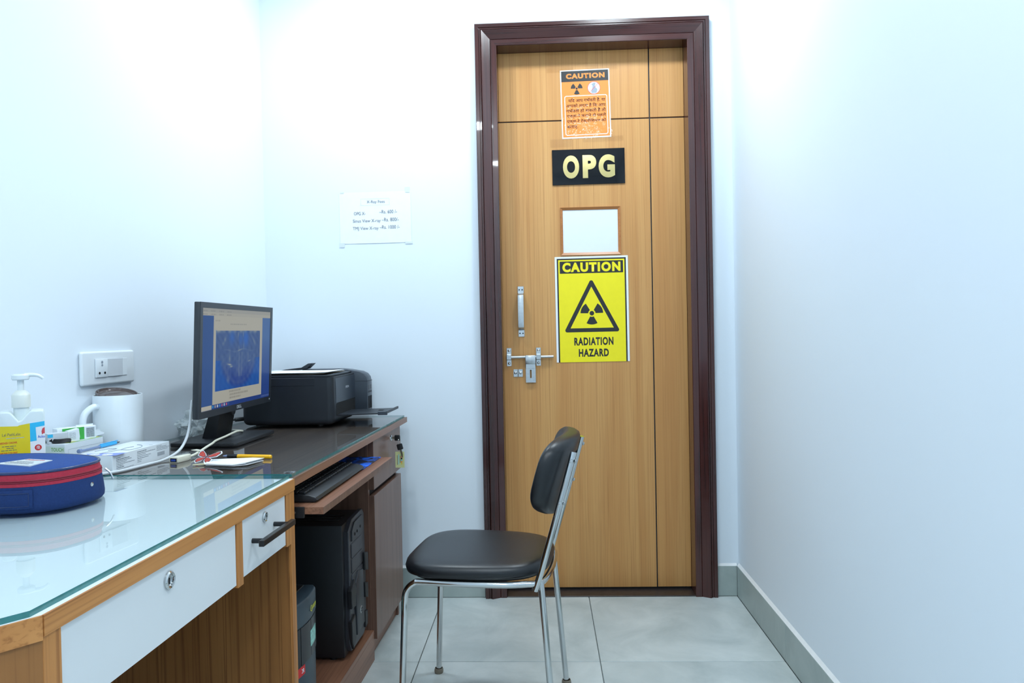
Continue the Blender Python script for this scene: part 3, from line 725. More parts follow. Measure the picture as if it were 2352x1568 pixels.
hd = MB(wo).cyl((-.649, 1.483, .672), (-.618, 1.483, .672), .0052, n=14).cyl((-.649, 1.597, .677), (-.618, 1.597, .677), .0052, n=14)
hd.box(-.623, -.612, 1.452, 1.628, .6685, .6805, .0008, 1).build('handle', blackg_m, d2)
gsheet([(-.657, 1.7120), (-.657, .8600), (-.802, .662), (-.842, .628), (wv(.63), .628), (wv(1.712) + .004, 1.7120)], (-1.0, 1.25, ZW), 'clear glass sheet covering the white office desk')

# ------------------------------------------------------------------ monitor
mo = (-1.085, 2.305, ZG)
mn = dthing('monitor', mo, 'black computer monitor showing a dental x-ray', 'monitor')
MT0, MT1, MZ0, MZ1, MV = 2.036, 2.600, .857, 1.190, -1.040
hs = MB(mo)
hs.prism([(MT0, MZ0), (MT1, MZ0), (MT1, MZ1), (MT0, MZ1)], 'x', MV - .020, MV - .003, .003, 2)
hs.build('housing', monitor_m, mn)
bw, bwb = .0165, .0195
m = MB(mo)
oo = rect(MT0, MT1, MZ0, MZ1); ii = rect(MT0 + bw, MT1 - bw, MZ0 + bwb, MZ1 - bw)
V = [(MV, a, b) for a, b in oo] + [(MV - .001, a, b) for a, b in ii] + [(MV - .0035, a, b) for a, b in oo] + [(MV - .0035, a, b) for a, b in ii]
F = []
for k in range(4):
    k2 = (k + 1) % 4
    F += [[k, k2, 4 + k2, 4 + k], [k, k2, 8 + k2, 8 + k], [4 + k, 4 + k2, 12 + k2, 12 + k]]
m.raw(V, F); m.build('bezel', monitor_m, mn)
MB(mo).prism([(MV - .020, .90), (MV - .020, 1.15), (MV - .045, 1.12), (MV - .050, .93)], 'y', 2.12, 2.49, .006, 2).build('rear_cover', black_m, mn)
# screen picture
GU, GV = 230, 150
def pic(u, v):
    def g(a, b, w): return math.exp(-((a - b) / w) ** 2)
    def mixc(c1, c2, f): return [c1[i] + (c2[i] - c1[i]) * f for i in range(3)]
    def words(x, seed): return .5 + .5 * math.sin(x * 620 + 5 * math.sin(x * 83 + seed))
    if v > .925:
        c = (150, 152, 148) if v > .958 else (160, 160, 152)
        if u < .40 and (abs(v - .972) < .007 or abs(v - .940) < .008): c = mixc(c, (120, 122, 122), .7 * words(u, v * 9) * (math.sin(u * 60) > -.4))
        return c
    if v < .05:
        if u < .13: return (172, 170, 160) if .008 < v < .045 else (120, 125, 140)
        if u < .36 and .012 < v < .038:
            k = int((u - .135) / .03); f = g((u - .135) / .03 % 1, .4, .28)
            return mixc((38, 64, 128), ((60, 150, 200), (170, 160, 150), (200, 204, 208), (80, 140, 200), (190, 110, 130), (190, 196, 200), (200, 96, 120), (60, 90, 150))[k % 8], f)
        if u > .86 and .015 < v < .035: return mixc((36, 60, 122), (120, 136, 176), .6 * words(u, 2))
        return (36, 60, 122)
    if .139 < u < .862:
        if .172 < u < .822 and .172 < v < .782:
            x = (u - .497) / .325; y = (v - .172) / .61
            ang = math.hypot(x / .72, (y - .58) / .50)
            base = mixc((40, 66, 138), (62, 88, 138), min(1, max(0, (y - .15) / .35)))
            if y < .5 and ang > 1.02: base = mixc(base, (34, 84, 160), min(1, (ang - 1.02) * 5))
            n1 = math.sin(x * 31 + 4 * math.sin(y * 7)) * math.sin(y * 23 + 3 * x); n2 = math.sin(x * 83 + y * 17) * math.sin(x * 57 - y * 29)
            f = .05 * n1 + .04 * n2
            teeth = (abs(x) < .52) * (.2 < y < .63) * (.5 + .5 * math.cos(x * 52)) * (.5 + .5 * math.sin(x * 9 + 1))
            f += .16 * teeth
            if y < .58: f += .10 * g(ang, .97, .07)
            f += .5 * g(y, .655 + .02 * math.sin(x * 8), .012) * g(x, .0, .5) * (.35 + .65 * max(0, math.sin(x * 11 + 1.2)))
            f += .42 * g(x, .20 + .1 * (y - .7), .02) * g(y, .74, .07) + .35 * g(x, -.02, .016) * g(y, .70, .05)
            f += .34 * g(x, -.42 - .05 * (y - .5), .03) * g(y, .53, .09) + .26 * g(x, .42, .03) * g(y, .54, .08)
            f += .85 * g(y, .425 - .10 * (x + .45), .012) * g(x, -.42, .09) + .75 * g(y, .385, .014) * g(x, -.34, .06) + .6 * g(y, .455 + .12 * (x - .48), .012) * g(x, .48, .06)
            f += .5 * g(abs(x) - .72 + .9 * (y - .76), 0, .05) * g(y, .81, .08) * (.6 + .4 * n1)
            f += .62 * g(y, .99, .03) * (.45 + .55 * math.sin(x * 7 + 2) * math.sin(x * 19)) 
            f += .45 * g(x, .17, .02) * g(y, .93, .05) + .4 * g(x, -.06, .025) * g(y, .93, .05)
            f += .28 * g(y, .16, .05) * g(x, -.48, .07) + .16 * g(x, .02, .14) * g(y, .28, .14)
            f = max(-.12, min(.92, f))
            col = mixc(base, (172, 176, 156), f) if f > 0 else [c * (1 + f) for c in base]
            sin_ = g(x, .3, .12) * g(y, .86, .13) + g(x, -.33, .12) * g(y, .88, .12) * .7 + .6 * g(x, .05, .08) * g(y, .84, .10)
            return mixc(col, (46, 98, 182), min(.8, sin_))
        if u > .168 and u < .176 and .17 < v < .79: return (74, 120, 176)
        c = (166, 165, 155)
        if abs(v - .846) < .007 and .36 < u < .60: return mixc(c, (126, 128, 124), .75 * words(u, 1))
        if abs(v - .882) < .006 and .155 < u < .225: return mixc(c, (126, 128, 124), .7 * words(u, 4))
        for a, b0, b1 in ((.148, .36, .53), (.116, .36, .64), (.084, .36, .53)):
            if abs(v - a) < .009 and b0 < u < b1: return mixc(c, (118, 116, 110), .8 * words(u, a * 40))
        return c
    return mixc((48, 80, 136), (60, 92, 146), u) if u < .2 else mixc((40, 66, 130), (74, 106, 156), min(1, max(0, (v - .15) * 1.8)))
me = bpy.data.meshes.new('screen')
su0, su1, sz0, sz1 = MT0 + bw - .0005, MT1 - bw + .0005, MZ0 + bwb - .0005, MZ1 - bw + .0005
V = [(MV - .0022 - mo[0], su0 + (su1 - su0) * i / GU - mo[1], sz0 + (sz1 - sz0) * j / GV - mo[2]) for j in range(GV + 1) for i in range(GU + 1)]
F = [[j * (GU + 1) + i, j * (GU + 1) + i + 1, (j + 1) * (GU + 1) + i + 1, (j + 1) * (GU + 1) + i] for j in range(GV) for i in range(GU)]
me.from_pydata(V, [], F)
ca = me.color_attributes.new('pic', 'FLOAT_COLOR', 'CORNER'); buf = []
for j in range(GV):
    for i in range(GU):
        c = S(*[max(0, q) for q in pic((i + .5) / GU, (j + .5) / GV)]); buf += list(c) * 4
ca.data.foreach_set('color', buf)
me.materials.append(scr_m); so2 = bpy.data.objects.new('screen', me); COL.objects.link(so2); so2.parent = mn
lettering('DELL', whitep2_m, mn, (MV - mo[0], 2.300 - mo[1], MZ0 + .0055 - mo[2]), (0, 1, 0), UZ, .036, .0095, .02, lift=.0003, name='brand_lettering')
MB(mo).box(MV - .0004, MV + .0004, 2.5815, 2.5850, MZ0 + .008, MZ0 + .013).build('power_light', whitep_m, mn)
MB(mo).lathe([(0, .004), (.016, .003), (.017, 0)], (-1.072, 2.325, .856), 20, (1, 0, 0)).build('cable_clip', dgrey_m, mn)
MB(mo).prism([(-1.146, ZG + .010), (-1.100, ZG + .010), (-1.078, .880), (-1.072, 1.0), (-1.100, 1.0), (-1.112, .88)], 'y', 2.262, 2.372, .004, 2).build('stand_neck', black_m, mn)
MB(mo).prism(rrect(-1.195, -.985, 2.158, 2.452, .012), 'z', ZG + .0003, ZG + .012, .002, 2).build('stand_base', black_m, mn)
piv = Vector((MV - mo[0], 2.31 - mo[1], 1.02 - mo[2]))
mhead = Matrix.Translation(piv) @ Matrix.Rotation(R(2.0), 4, 'Z') @ Matrix.Rotation(R(2.6), 4, 'Y') @ Matrix.Translation(-piv)
for c in mn.children:
    if c.name.split('.')[0] in ('housing', 'bezel', 'rear_cover', 'screen', 'brand_lettering', 'power_light'): c.matrix_local = mhead
# pale monitor lead hanging down over the gloves box
cb0 = (-1.06, 2.0, ZG)
m = MB(cb0).tube([(-1.100, 2.120, .905), (-1.090, 2.092, .870), (-1.078, 2.060, .838), (-1.068, 2.020, .806), (-1.066, 1.975, .780), (-1.072, 1.915, .7675), (-1.082, 1.850, .7660), (-1.090, 1.800, .7660), (-1.100, 1.757, .7660), (-1.118, 1.725, .7662), (-1.150, 1.700, .7662), (-1.190, 1.690, .7662)], .0037, 10)
dmesh(m, 'monitor_lead', cable_m, cb0, 'pale grey lead drooping from the monitor past the white box', 'cable')
# cream usb extension
uo = (-1.03, 1.93, ZG)
us = dthing('usb_extension', uo, 'cream USB extension lead with blue port and paper tag', 'cable')
MB(uo).tube([(-1.020, 1.940, ZG + .0075), (-1.022, 1.975, ZG + .0075), (-1.026, 2.02, ZG + .011), (-1.030, 2.060, ZG + .015), (-1.036, 2.11, ZG + .0185), (-1.055, 2.17, ZG + .0175), (-1.062, 2.245, ZG + .019), (-1.063, 2.33, ZG + .024), (-1.075, 2.40, ZG + .016), (-1.12, 2.425, ZG + .016)], .0034, 10).build('lead', cream_m, us)
pg = MB(uo).prism([(-1.046, 1.890), (-1.020, 1.884), (-1.012, 1.925), (-1.016, 1.945), (-1.025, 1.946), (-1.035, 1.928)], 'z', ZG + .0004, ZG + .0155, .002, 2).build('connector', cream_m, us)
def quad3(a, b, c, d): return [a, b, c, d]
MB(uo).raw([(-1.0432, 1.8888, ZG + .003), (-1.0232, 1.8842, ZG + .003), (-1.0232, 1.8842, ZG + .0125), (-1.0432, 1.8888, ZG + .0125)], [[0, 1, 2, 3]]).build('port', hole_m, pg)
MB(uo).raw([(-1.0405, 1.8876, ZG + .005), (-1.0260, 1.8843, ZG + .005), (-1.0260, 1.8843, ZG + .0100), (-1.0405, 1.8876, ZG + .0100)], [[0, 1, 2, 3]]).build('port_tongue', usbblue_m, pg)
MB(uo).prism([(-1.052, 2.015), (-1.043, 2.030), (-1.015, 2.010), (-1.013, 1.998), (-1.024, 2.000)], 'z', ZG + .013, ZG + .0145).build('paper_tag', cream_m, us)

# ------------------------------------------------------------------ printer
pr0 = (-1.0, 2.78, ZG)
pr = dthing('printer', (pr0[0], pr0[1] + .012, pr0[2]), 'black ink tank printer with output tray pulled out', 'printer')
m = MB(pr0); b = bmesh.new(); bmesh.ops.create_cube(b, size=1)
for v in b.verts: v.co = Vector((-1.178 + (v.co.x + .5) * .338, 2.612 + (v.co.y + .5) * .290, ZG + .004 + (v.co.z + .5) * .172))
es = [e for e in b.edges if not (e.verts[0].co.z > .9 and e.verts[1].co.z > .9)]
bmesh.ops.bevel(b, geom=es, offset=.022, segments=4, profile=.5, affect='EDGES'); m._merge(b)
body = m.build('body', printer_m, pr)
MB(pr0).box(-1.170, -.905, 2.6105, 2.614, .908, .9365, .001, 1).build('hinge_cover', printer_m, pr)
for fx_, fy_ in ((-1.13, 2.65), (-.90, 2.65), (-1.13, 2.89), (-.90, 2.89)):
    MB(pr0).cyl((fx_, fy_, ZG + .0002), (fx_, fy_, ZG + .008), .01, n=12).build('foot', black_m, pr)
MB(pr0).box(-1.175, -.852, 2.620, 2.892, .937, .9465, .003, 2).build('scanner_lid', printer_m, pr)
fp = MB(pr0).prism([(-.862, .842), (-.8385, .842), (-.8382, .90), (-.8395, .931), (-.850, .938), (-.862, .938)], 'y', 2.646, 2.892, .0008, 1).build('front_panel', printer2_m, pr)
lettering('EPSON', whitep2_m, pr, (-.8385 - pr0[0], 2.765 - pr0[1], .888 - pr0[2]), (0, 1, 0), UZ, .040, .0085, .02, lift=.0008, name='brand_lettering')
MB(pr0).prism([(2.652, .795), (2.889, .795), (2.889, .8415), (2.664, .8415), (2.655, .838), (2.652, .830)], 'x', -.862, -.8392).build('output_slot', hole_m, pr)
tk = [(-1.05, .772), (-.792, .772), (-.789, .776), (-.7885, .905), (-.792, .920), (-.802, .933), (-.820, .942), (-.87, .951), (-.90, .954), (-1.05, .954)]
tank = MB(pr0).prism(tk, 'y', 2.890, 2.958, .002, 2).build('tank_unit', printer2_m, pr)
MB(pr0).box(-1.0, -.786, 2.8895, 2.9585, .9045, .9055).build('tank_seam', hole_m, tank)
MB(pr0).box(-.7886, -.7876, 2.903, 2.945, .872, .888).build('status_window', dgrey_m, tank)
for k in range(4):
    MB(pr0).lathe([(0, .0012), (.0035, .001), (.004, 0)], (-.7886, 2.902 + k * .0145, .862), 10, (1, 0, 0)).build('button', black_m, tank)
for k in range(4):
    MB(pr0).prism(rrect(2.899 + k * .0145, 2.906 + k * .0145, .795, .845, .003), 'x', -.7888, -.7878).build('ink_window', hole_m, tank)
ot = MB(pr0).prism([(-.862, .7985), (-.668, .8030), (-.662, .8085), (-.655, .8095), (-.655, .8005), (-.672, .7985), (-.862, .7935)], 'y', 2.660, 2.842, .0008, 1).build('output_tray', printer_m, pr)
MB(pr0).box(-.712, -.694, 2.752, 2.775, .8026, .8032).build('tray_notch', hole_m, ot)
MB(pr0).box(-.690, -.655, 2.6585, 2.664, .795, .808, .001, 1).build('tray_end', printer2_m, ot)
MB(pr0).prism([(-1.172, .945), (-1.120, .955), (-1.050, .962), (-1.022, .978), (-1.005, .978), (-1.028, .957), (-1.050, .953), (-1.120, .946)], 'y', 2.880, 2.925, .001, 1).build('paper_support', printer_m, pr)
m = MB(pr0).tube([(-1.176, 2.640, .790), (-1.192, 2.628, .7895), (-1.205, 2.618, .789)], .0075, 12).tube([(-1.200, 2.622, .789), (-1.24, 2.59, .787), (-1.28, 2.55, .778), (-1.285, 2.50, .770)], .0032, 8)
m.build('power_plug', black_m, pr)
# papers on the printer
pp0 = (-1.0, 2.75, .9468)
m = MB(pp0)
def sheet(m, x0, x1, y0, y1, z, sk=0, wav=.001):
    n = 6; V = []
    for k in (0, .0004):
        for j in range(n + 1):
            for i in range(n + 1):
                a, b_ = i / n, j / n
                V.append((x0 + (x1 - x0) * a + sk * b_, y0 + (y1 - y0) * b_ - sk * a, z + k + wav * math.sin(3 * a + 2 * b_) + .004 * max(0, a - .8) * 3))
    F = []
    for k in (0, 1):
        for j in range(n):
            for i in range(n):
                q = k * (n + 1) ** 2 + j * (n + 1) + i; F.append([q, q + 1, q + n + 2, q + n + 1])
    m.raw(V, F, smooth=True)
pst = dthing('paper_stack', pp0, 'loose white papers lying on top of the printer', 'papers')
for k in range(4):
    mm_ = MB(pp0); sheet(mm_, -1.155 + .006 * k, -.872 + .003 * k, 2.645 - .004 * k, 2.860, .9480 + .0016 * k, .012 - .006 * k)
    mm_.build('sheet', paper_y_m if k == 0 else paper_m, pst)

# ------------------------------------------------------------------ keys hanging in the cabinet lock
ko = (-.64, LKT, LKZ)
kr = dthing('key_bunch', ko, 'two black headed keys and card tag hanging in the drawer lock', 'keys')
def key(nm, c, d, parent):
    # blade from c along d, head beyond; d unit in x/z plane
    d = Vector(d).normalized(); s_ = Vector((0, 1, 0)).cross(d).normalized(); c = Vector(c)
    k = MB(ko); e = c + d * .009
    for a, bq, wdt, th in ((c, e, .0035, .0011),):
        V = []
        for y in (-th, th):
            for p_, sg in ((a, -1), (a, 1), (bq, 1), (bq, -1)): V.append(p_ + s_ * sg * wdt + Vector((0, y, 0)))
        k.raw(V, [[0, 1, 2, 3], [4, 5, 6, 7], [0, 1, 5, 4], [1, 2, 6, 5], [2, 3, 7, 6], [3, 0, 4, 7]])
    return k
k1 = MB(ko).box(-.650, -.6395, LKT - .001, LKT + .001, LKZ - .004, LKZ + .004).build('key_blade', brass_m, kr)
MB(ko).prism(rrect(-.6400, -.6195, LKZ - .0105, LKZ + .0105, .004), 'y', LKT - .003, LKT + .003, .001, 2).build('key_head', blackg_m, kr)
ring = [(-.6225 + .007 * math.sin(a) * .5, LKT + .007 * math.sin(a), LKZ - .0145 + .0095 * math.cos(a)) for a in [2 * math.pi * i / 16 for i in range(16)]]
MB(ko).tube(ring, .0009, 8, True, smooth=2).build('split_ring', chrome_m, kr)
Rk = Matrix.Translation(Vector((-.6235 - ko[0], 0, LKZ - .022 - ko[2]))) @ Matrix.Rotation(R(-14), 4, 'Y')
MB().prism(rrect(-.0105, .0105, -.0225, 0, .004), 'y', -.003, .003, .001, 2).build('key_head', blackg_m, kr, xf=Rk)
MB().prism([(-.0035, -.022), (.0035, -.022), (.0032, -.040), (.0010, -.050), (-.0012, -.052), (-.0030, -.045)], 'y', -.001, .001).build('key_blade', brass_m, kr, xf=Rk)
MB(ko).box(-.6395, -.6060, LKT + .0035, LKT + .0044, .5955, .6545).build('tag_card', tagcard_m, kr)
cols = [green_m, red_m, ink_m, lcyan_m, orange_m, lyel_m]
for k, ch in enumerate('Sultan'):
    lettering(ch, cols[k], kr, (-.6195 - ko[0], .0035, .6440 - .0062 * k - ko[2]), (0, 0, -1), (1, 0, 0), .0052, .0062, .03, lift=.0003, name='tag_letter')
m = MB(ko)
for xx, c_, z1_, z0_ in ((-.6225, 0, .640, .613), (-.6280, 1, .645, .607), (-.6335, 0, .641, .606)):
    flat(m, [(xx, z0_), (xx + .0018, z0_), (xx + .0018, z1_), (xx, z1_)], (0, LKT + .0035, 0), UX, UZ, .0003, c_)
m.build('tag_print', [inkgrey_m, lcyan_m], kr)

# ------------------------------------------------------------------ keyboard and mouse mat on the tray
kb0 = (-.70, 2.005, .680)
kb = dthing('keyboard', kb0, 'black computer keyboard on the pull out tray', 'keyboard', extra=R(.6))
pk = [(-.625, .6805), (-.618, .686), (-.622, .693), (-.640, .6985), (-.765, .7055), (-.772, .702), (-.772, .6805)]
MB(kb0).prism(pk, 'y', 1.785, 2.225, .003, 2).build('case', black_m, kb)
kc = MB().prism([(-.0078, -.0078), (.0078, -.0078), (.0078, .0078), (-.0078, .0078)], 'z', 0, .006, .0014, 1).build('key', black_m, kb)
first = True
for r_ in range(6):
    for c_ in range(22):
        if r_ == 5 and 4 <= c_ <= 8: continue
        x = -.755 + r_ * .0192; y = 1.801 + c_ * .0192
        z = .7055 - (x + .765) * .056
        if first: kk = kc; first = False; kk.location = (x - kb0[0], y - kb0[1], z - kb0[2])
        else: kk = share(kc, 'key', kb, (x - kb0[0], y - kb0[1], z - kb0[2]))
        kk.rotation_euler = (0, R(3.2), 0)
x = -.755 + 5 * .0192; z = .7055 - (x + .765) * .056
sb_ = MB().box(-.0078, .0078, -.047, .047, 0, .006, .0014, 1).build('space_bar', black_m, kb); sb_.location = (x - kb0[0], 1.801 + 6 * .0192 - kb0[1], z - kb0[2]); sb_.rotation_euler = (0, R(3.2), 0)
pd0 = (-.70, 2.33, .680)
m = MB(pd0).prism(rrect(-.800, -.6215, 2.212, 2.440, .008), 'z', .6803, .6826, .0005, 1)
dmesh(m, 'mouse_mat', padm, pd0, 'blue and black patterned mouse mat on the pull out tray', 'mouse mat')

# ------------------------------------------------------------------ computer tower
cp0 = (-.88, 2.318, .100)
cp = dthing('computer_tower', cp0, 'black computer tower standing inside the walnut table', 'computer')
CT0, CT1, CZ0, CZ1, CV = 2.214, 2.420, .1085, .512, -.690
MB(cp0).box(-1.13, CV, CT0, CT1, CZ0, CZ1, .003, 2).build('case_body', black_m, cp)
for fx_ in (-1.10, -.73):
    for fy_ in (CT0 + .02, CT1 - .02):
        MB(cp0).cyl((fx_, fy_, .1002), (fx_, fy_, .110), .012, n=12).build('foot', black_m, cp)
MB(cp0).prism([(-1.02, .20), (-1.02, .36), (-.94, .43), (-.925, .43), (-1.0, .355), (-1.0, .20)], 'y', CT0 - .004, CT0 + .002, .001, 1).build('side_ridge', dgrey_m, cp)
for k in range(3):
    MB(cp0).box(-.96, -.72, CT0 + .06 + .032 * k, CT0 + .068 + .032 * k, CZ1 - .001, CZ1 + .0015).build('top_vent', hole_m, cp)
fr = empty('front_bezel', (0, 0, 0)); fr.parent = cp
# frame of the front: tapered outline
ol = [(CT0 + .018, CZ1 - .025), (CT0 + .060, CZ1 + .004), (CT1 - .030, CZ1 + .010), (CT1 - .012, CZ1 - .006), (CT1 - .004, .30), (CT1 - .010, .135), (CT1 - .04, .118), (CT0 + .030, .118), (CT0 + .012, .150), (CT0 + .022, .27)]
MB(cp0).prism(ol, 'x', CV - .002, CV + .014, .002, 1).build('bezel_plate', dgrey_m, fr)
MB(cp0).prism([(CT0 + .045, CZ1 - .030), (CT0 + .075, CZ1 - .008), (CT1 - .05, CZ1 - .004), (CT1 - .03, CZ1 - .020), (CT1 - .035, CZ1 - .055), (CT0 + .045, CZ1 - .060)], 'x', CV + .013, CV + .018, .001, 1).build('port_panel', monitor_m, fr)
for yy, zz in ((CT0 + .075, CZ1 - .045), (CT0 + .10, CZ1 - .042), (CT0 + .135, CZ1 - .036)):
    MB(cp0).lathe([(0, .001), (.0045, .001), (.005, 0)], (CV + .018, yy, zz), 10, (1, 0, 0)).build('port', hole_m, fr)
for k in range(3):
    MB(cp0).box(CV + .013, CV + .0165, CT0 + .042, CT1 - .045, CZ1 - .112 - .047 * k, CZ1 - .069 - .047 * k, .0015, 1).build('drive_cover', dgrey_m, fr)
for pts, dx in (([(CT0 + .006, .31), (CT0 + .045, .335), (CT0 + .06, .30), (CT0 + .05, .25), (CT0 + .01, .255)], .024), ([(CT0 + .010, .215), (CT0 + .05, .225), (CT0 + .055, .15), (CT0 + .03, .125), (CT0 + .014, .15)], .022),
                ([(CT1 - .045, .385), (CT1 - .006, .375), (CT1 - .004, .315), (CT1 - .04, .325)], .024), ([(CT1 - .04, .285), (CT1 - .005, .275), (CT1 - .006, .225), (CT1 - .035, .235)], .022), ([(CT1 - .04, .19), (CT1 - .008, .185), (CT1 - .012, .14), (CT1 - .035, .135)], .02)):
    MB(cp0).prism(pts, 'x', CV + .010, CV + dx, .002, 1).build('armour_plate', black_m, fr)
MB(cp0).prism([(CT0 + .068, .315), (CT0 + .10, .345), (CT1 - .055, .335), (CT1 - .05, .16), (CT0 + .075, .15)], 'x', CV + .012, CV + .021, .003, 2).build('fan_cover', monitor_m, fr)
MB(cp0).lathe([(0, .0012), (.0105, .0012), (.012, 0)], (CV + .021, CT0 + .118, .215), 20, (1, 0, 0)).build('badge', steel_m, fr)
m = MB(cp0)
for k in range(6):
    a = R(60 * k + 15); m.cyl((CV + .0225, CT0 + .118, .215), (CV + .0225, CT0 + .118 + .0095 * math.cos(a), .215 + .0095 * math.sin(a)), .0011, n=6)
m.build('badge_emblem', dgrey_m, fr)

# ------------------------------------------------------------------ UPS
up0 = (-.85, 1.868, .100)
up = dthing('backup_power_unit', up0, 'slate grey backup power unit with yellow script beside the tower', 'power unit')
def uplan(y0, y1, f=0.0):
    # straight sides, bowed front
    pts = [(-1.02, y0), (-1.02, y1)]
    for k in range(13):
        a = -1 + 2 * k / 12
        pts.append((-.676 + f - .014 * a * a - (.006 if abs(a) == 1 else 0), (y0 + y1) / 2 - a * (y1 - y0) / 2))
    return pts
U0, U1 = 1.775, 1.962
MB(up0).prism(uplan(U0, U1), 'z', .1015, .360).build('case_body', ups_m, up)
MB(up0).prism(uplan(U0 - .002, U1 + .002, .003), 'z', .358, .420, .006, 3).build('top_cap', ups_m, up)
m = MB(up0)
for k in range(12): m.box(-.985, -.735, U0 + .020 + .0125 * k, U0 + .0255 + .0125 * k, .4215, .4235)
m.build('top_vents', hole_m, up)
MB(up0).box(-1.0, -.715, U0 + .012, U1 - .012, .4175, .4220, .001, 1).build('vent_panel', black_m, up)
def upt(fr_, z, d=.0): # point on the bowed front, fr_ 0..1 from near to far
    a = 1 - 2 * fr_
    return Vector((-.676 - .014 * a * a + d, (U0 + U1) / 2 - a * (U1 - U0) / 2, z))
def upatch(f0, f1, z0, z1, d, mtl, nm, n=6, par=up, z0b=None, z1b=None):
    V = []
    for k in range(n + 1):
        f = f0 + (f1 - f0) * k / n; V += [upt(f, z0, d), upt(f, z1, d), upt(f, z1, 0), upt(f, z0, 0)]
    F = []
    for k in range(n):
        q = 4 * k; F += [[q, q + 4, q + 5, q + 1], [q + 1, q + 5, q + 6, q + 2], [q, q + 3, q + 7, q + 4]]
    F += [[0, 1, 2, 3], [4 * n, 4 * n + 1, 4 * n + 2, 4 * n + 3]]
    return MB(up0).raw(V, F).build(nm, mtl, par)
for f0, f1 in ((.03, .235), (.25, .585), (.60, .97)): upatch(f0, f1, .262, .356, .0016, upsb_m, 'front_window')
upatch(.56, .86, .287, .327, .0024, holo_m, 'label_sticker')
upatch(.06, .35, .236, .259, .0010, red_m, 'red_sticker')
p0, p1 = upt(.09, .242, .0012), upt(.32, .242, .0012)
lettering('OVCLOR', paper_m, up, p0 - Vector(up0), p1 - p0, UZ, (p1 - p0).length, .011, .02, name='sticker_lettering', lift=.0004)
p0, p1 = upt(.52, .374, .0045), upt(.82, .374, .0045)
lettering('Gynam', yelprint_m, up, p0 - Vector(up0), p1 - p0, UZ, (p1 - p0).length, .020, .01, name='yellow_script', lift=.0012)

# ------------------------------------------------------------------ chair
ch = empty('chair', (-.172, 2.158, 0), R(-7), 'black vinyl chair with chrome tube legs', 'chair')
def outline(z, s, dz=0, n=48, exp=3.6):
    pts = []
    for k in range(n):
        a = 2 * math.pi * k / n; c, s_ = math.cos(a), math.sin(a)
        x = abs(c) ** (2 / exp) * (1 if c > 0 else -1); y = abs(s_) ** (2 / exp) * (1 if s_ > 0 else -1)
        hw = .205 - .022 * (x + 1) / 2 - .012 * max(0, x) ** 2
        pts.append((-.013 + .204 * x * s, hw * y * s, z))
    return pts
def dome(pts, k): return pts
rings = [outline(.430, .80), outline(.430, .93), outline(.436, .985), outline(.448, 1.0), outline(.458, .985), outline(.4655, .945), outline(.4695, .88), outline(.4715, .75), outline(.4725, .5), outline(.473, .2)]
MB().loft(rings).build('seat', vinyl_m, ch, 60)
MB().prism([(a * .9, b * .9) for a, b, _ in outline(0, 1)], 'z', .424, .431).build('seat_board', black_m, ch)
rt = .0088
def leg_front(sy):
    y = sy * .187
    return [(-.206, y + sy * .010, .012), (-.193, y + sy * .004, .30), (-.191, y, .372), (-.184, y, .400), (-.166, y - sy * .002, .417), (-.145, y - sy * .003, .421), (-.05, y - sy * .002, .420), (.08, sy * .180, .4195), (.140, sy * .166, .4195)]
for sy in (-1, 1):
    lg = MB().tube(leg_front(sy), rt, 14, smooth=5).build('front_leg', chrome_m, ch)
    MB().lathe([(0, 0), (.013, 0), (.0145, .004), (.0145, .010), (.0125, .016), (.0112, .016)], (-.2063, sy * .1972, 0.0), 16).build('foot_cap', copper_m, lg)
    lg = MB().tube([(.172, sy * .150, .425), (.178, sy * .152, .38), (.206, sy * .166, .012)], rt, 14, smooth=4).build('rear_leg', chrome_m, ch)
    MB().lathe([(0, 0), (.013, 0), (.0145, .004), (.0145, .010), (.0125, .016), (.0112, .016)], (.2066, sy * .1662, 0.0), 16).build('foot_cap', copper_m, lg)
    bp_ = MB().tube([(.160, sy * .163, .402), (.178, sy * .163, .455), (.225, sy * .158, .615), (.262, sy * .150, .745), (.268, sy * .148, .768)], rt * .98, 14, smooth=4).build('back_post', chrome_m, ch)
    for zz, xx in ((.745, .2625), (.635, .2312)):
        MB().lathe([(0, .004), (.004, .003), (.006, 0), (.004, -.002)], (xx + .010, sy * (.1535 if zz > .7 else .1575), zz), 12, (1, 0, -.28)).build('screw', steel_m, bp_)
        MB().lathe([(0, .003), (.0045, .002), (.005, 0)], (xx, sy * (.1535 + .0095 if zz > .7 else .1575 + .0095), zz), 12, (0, sy, 0)).build('screw', steel_m, bp_)
MB().tube([(.135, -.168, .4195), (.165, -.158, .4195), (.182, -.125, .4195), (.190, 0, .4195), (.182, .125, .4195), (.165, .158, .4195), (.135, .168, .4195)], rt * .95, 14, smooth=5).build('rear_rail', chrome_m, ch)
MB().cyl((-.10, -.184, .418), (-.10, .184, .418), .008, n=12).build('cross_bar', chrome_m, ch)
# backrest: curved pad
def brest():
    rings = []
    n = 44
    def ring(s, t):
        pts = []
        for k in range(n):
            a = 2 * math.pi * k / n; c, s_ = math.cos(a), math.sin(a); e = 3.8
            y = abs(c) ** (2 / e) * (1 if c > 0 else -1); h = abs(s_) ** (2 / e) * (1 if s_ > 0 else -1)
            yy = y * .198 * s; hh = h * (.113 - .010 * (y * y)) * s
            curve = -1.10 * yy * yy                    # ends come forward (towards the sitter)
            x = t + curve
            # tilt 16 deg
            ct_, st_ = math.cos(R(16)), math.sin(R(16))
            pts.append((.228 + x * ct_ + hh * st_, yy, .693 + hh * ct_ - x * st_))
        return pts
    for s, t in ((.60, .021), (.90, .020), (.97, .015), (1.0, .004), (1.0, -.010), (.985, -.018), (.94, -.025), (.86, -.0285), (.6, -.031), (.25, -.032)): rings.append(ring(s, t))
    return rings
MB().loft(brest()).build('backrest', vinyl_m, ch, 60)

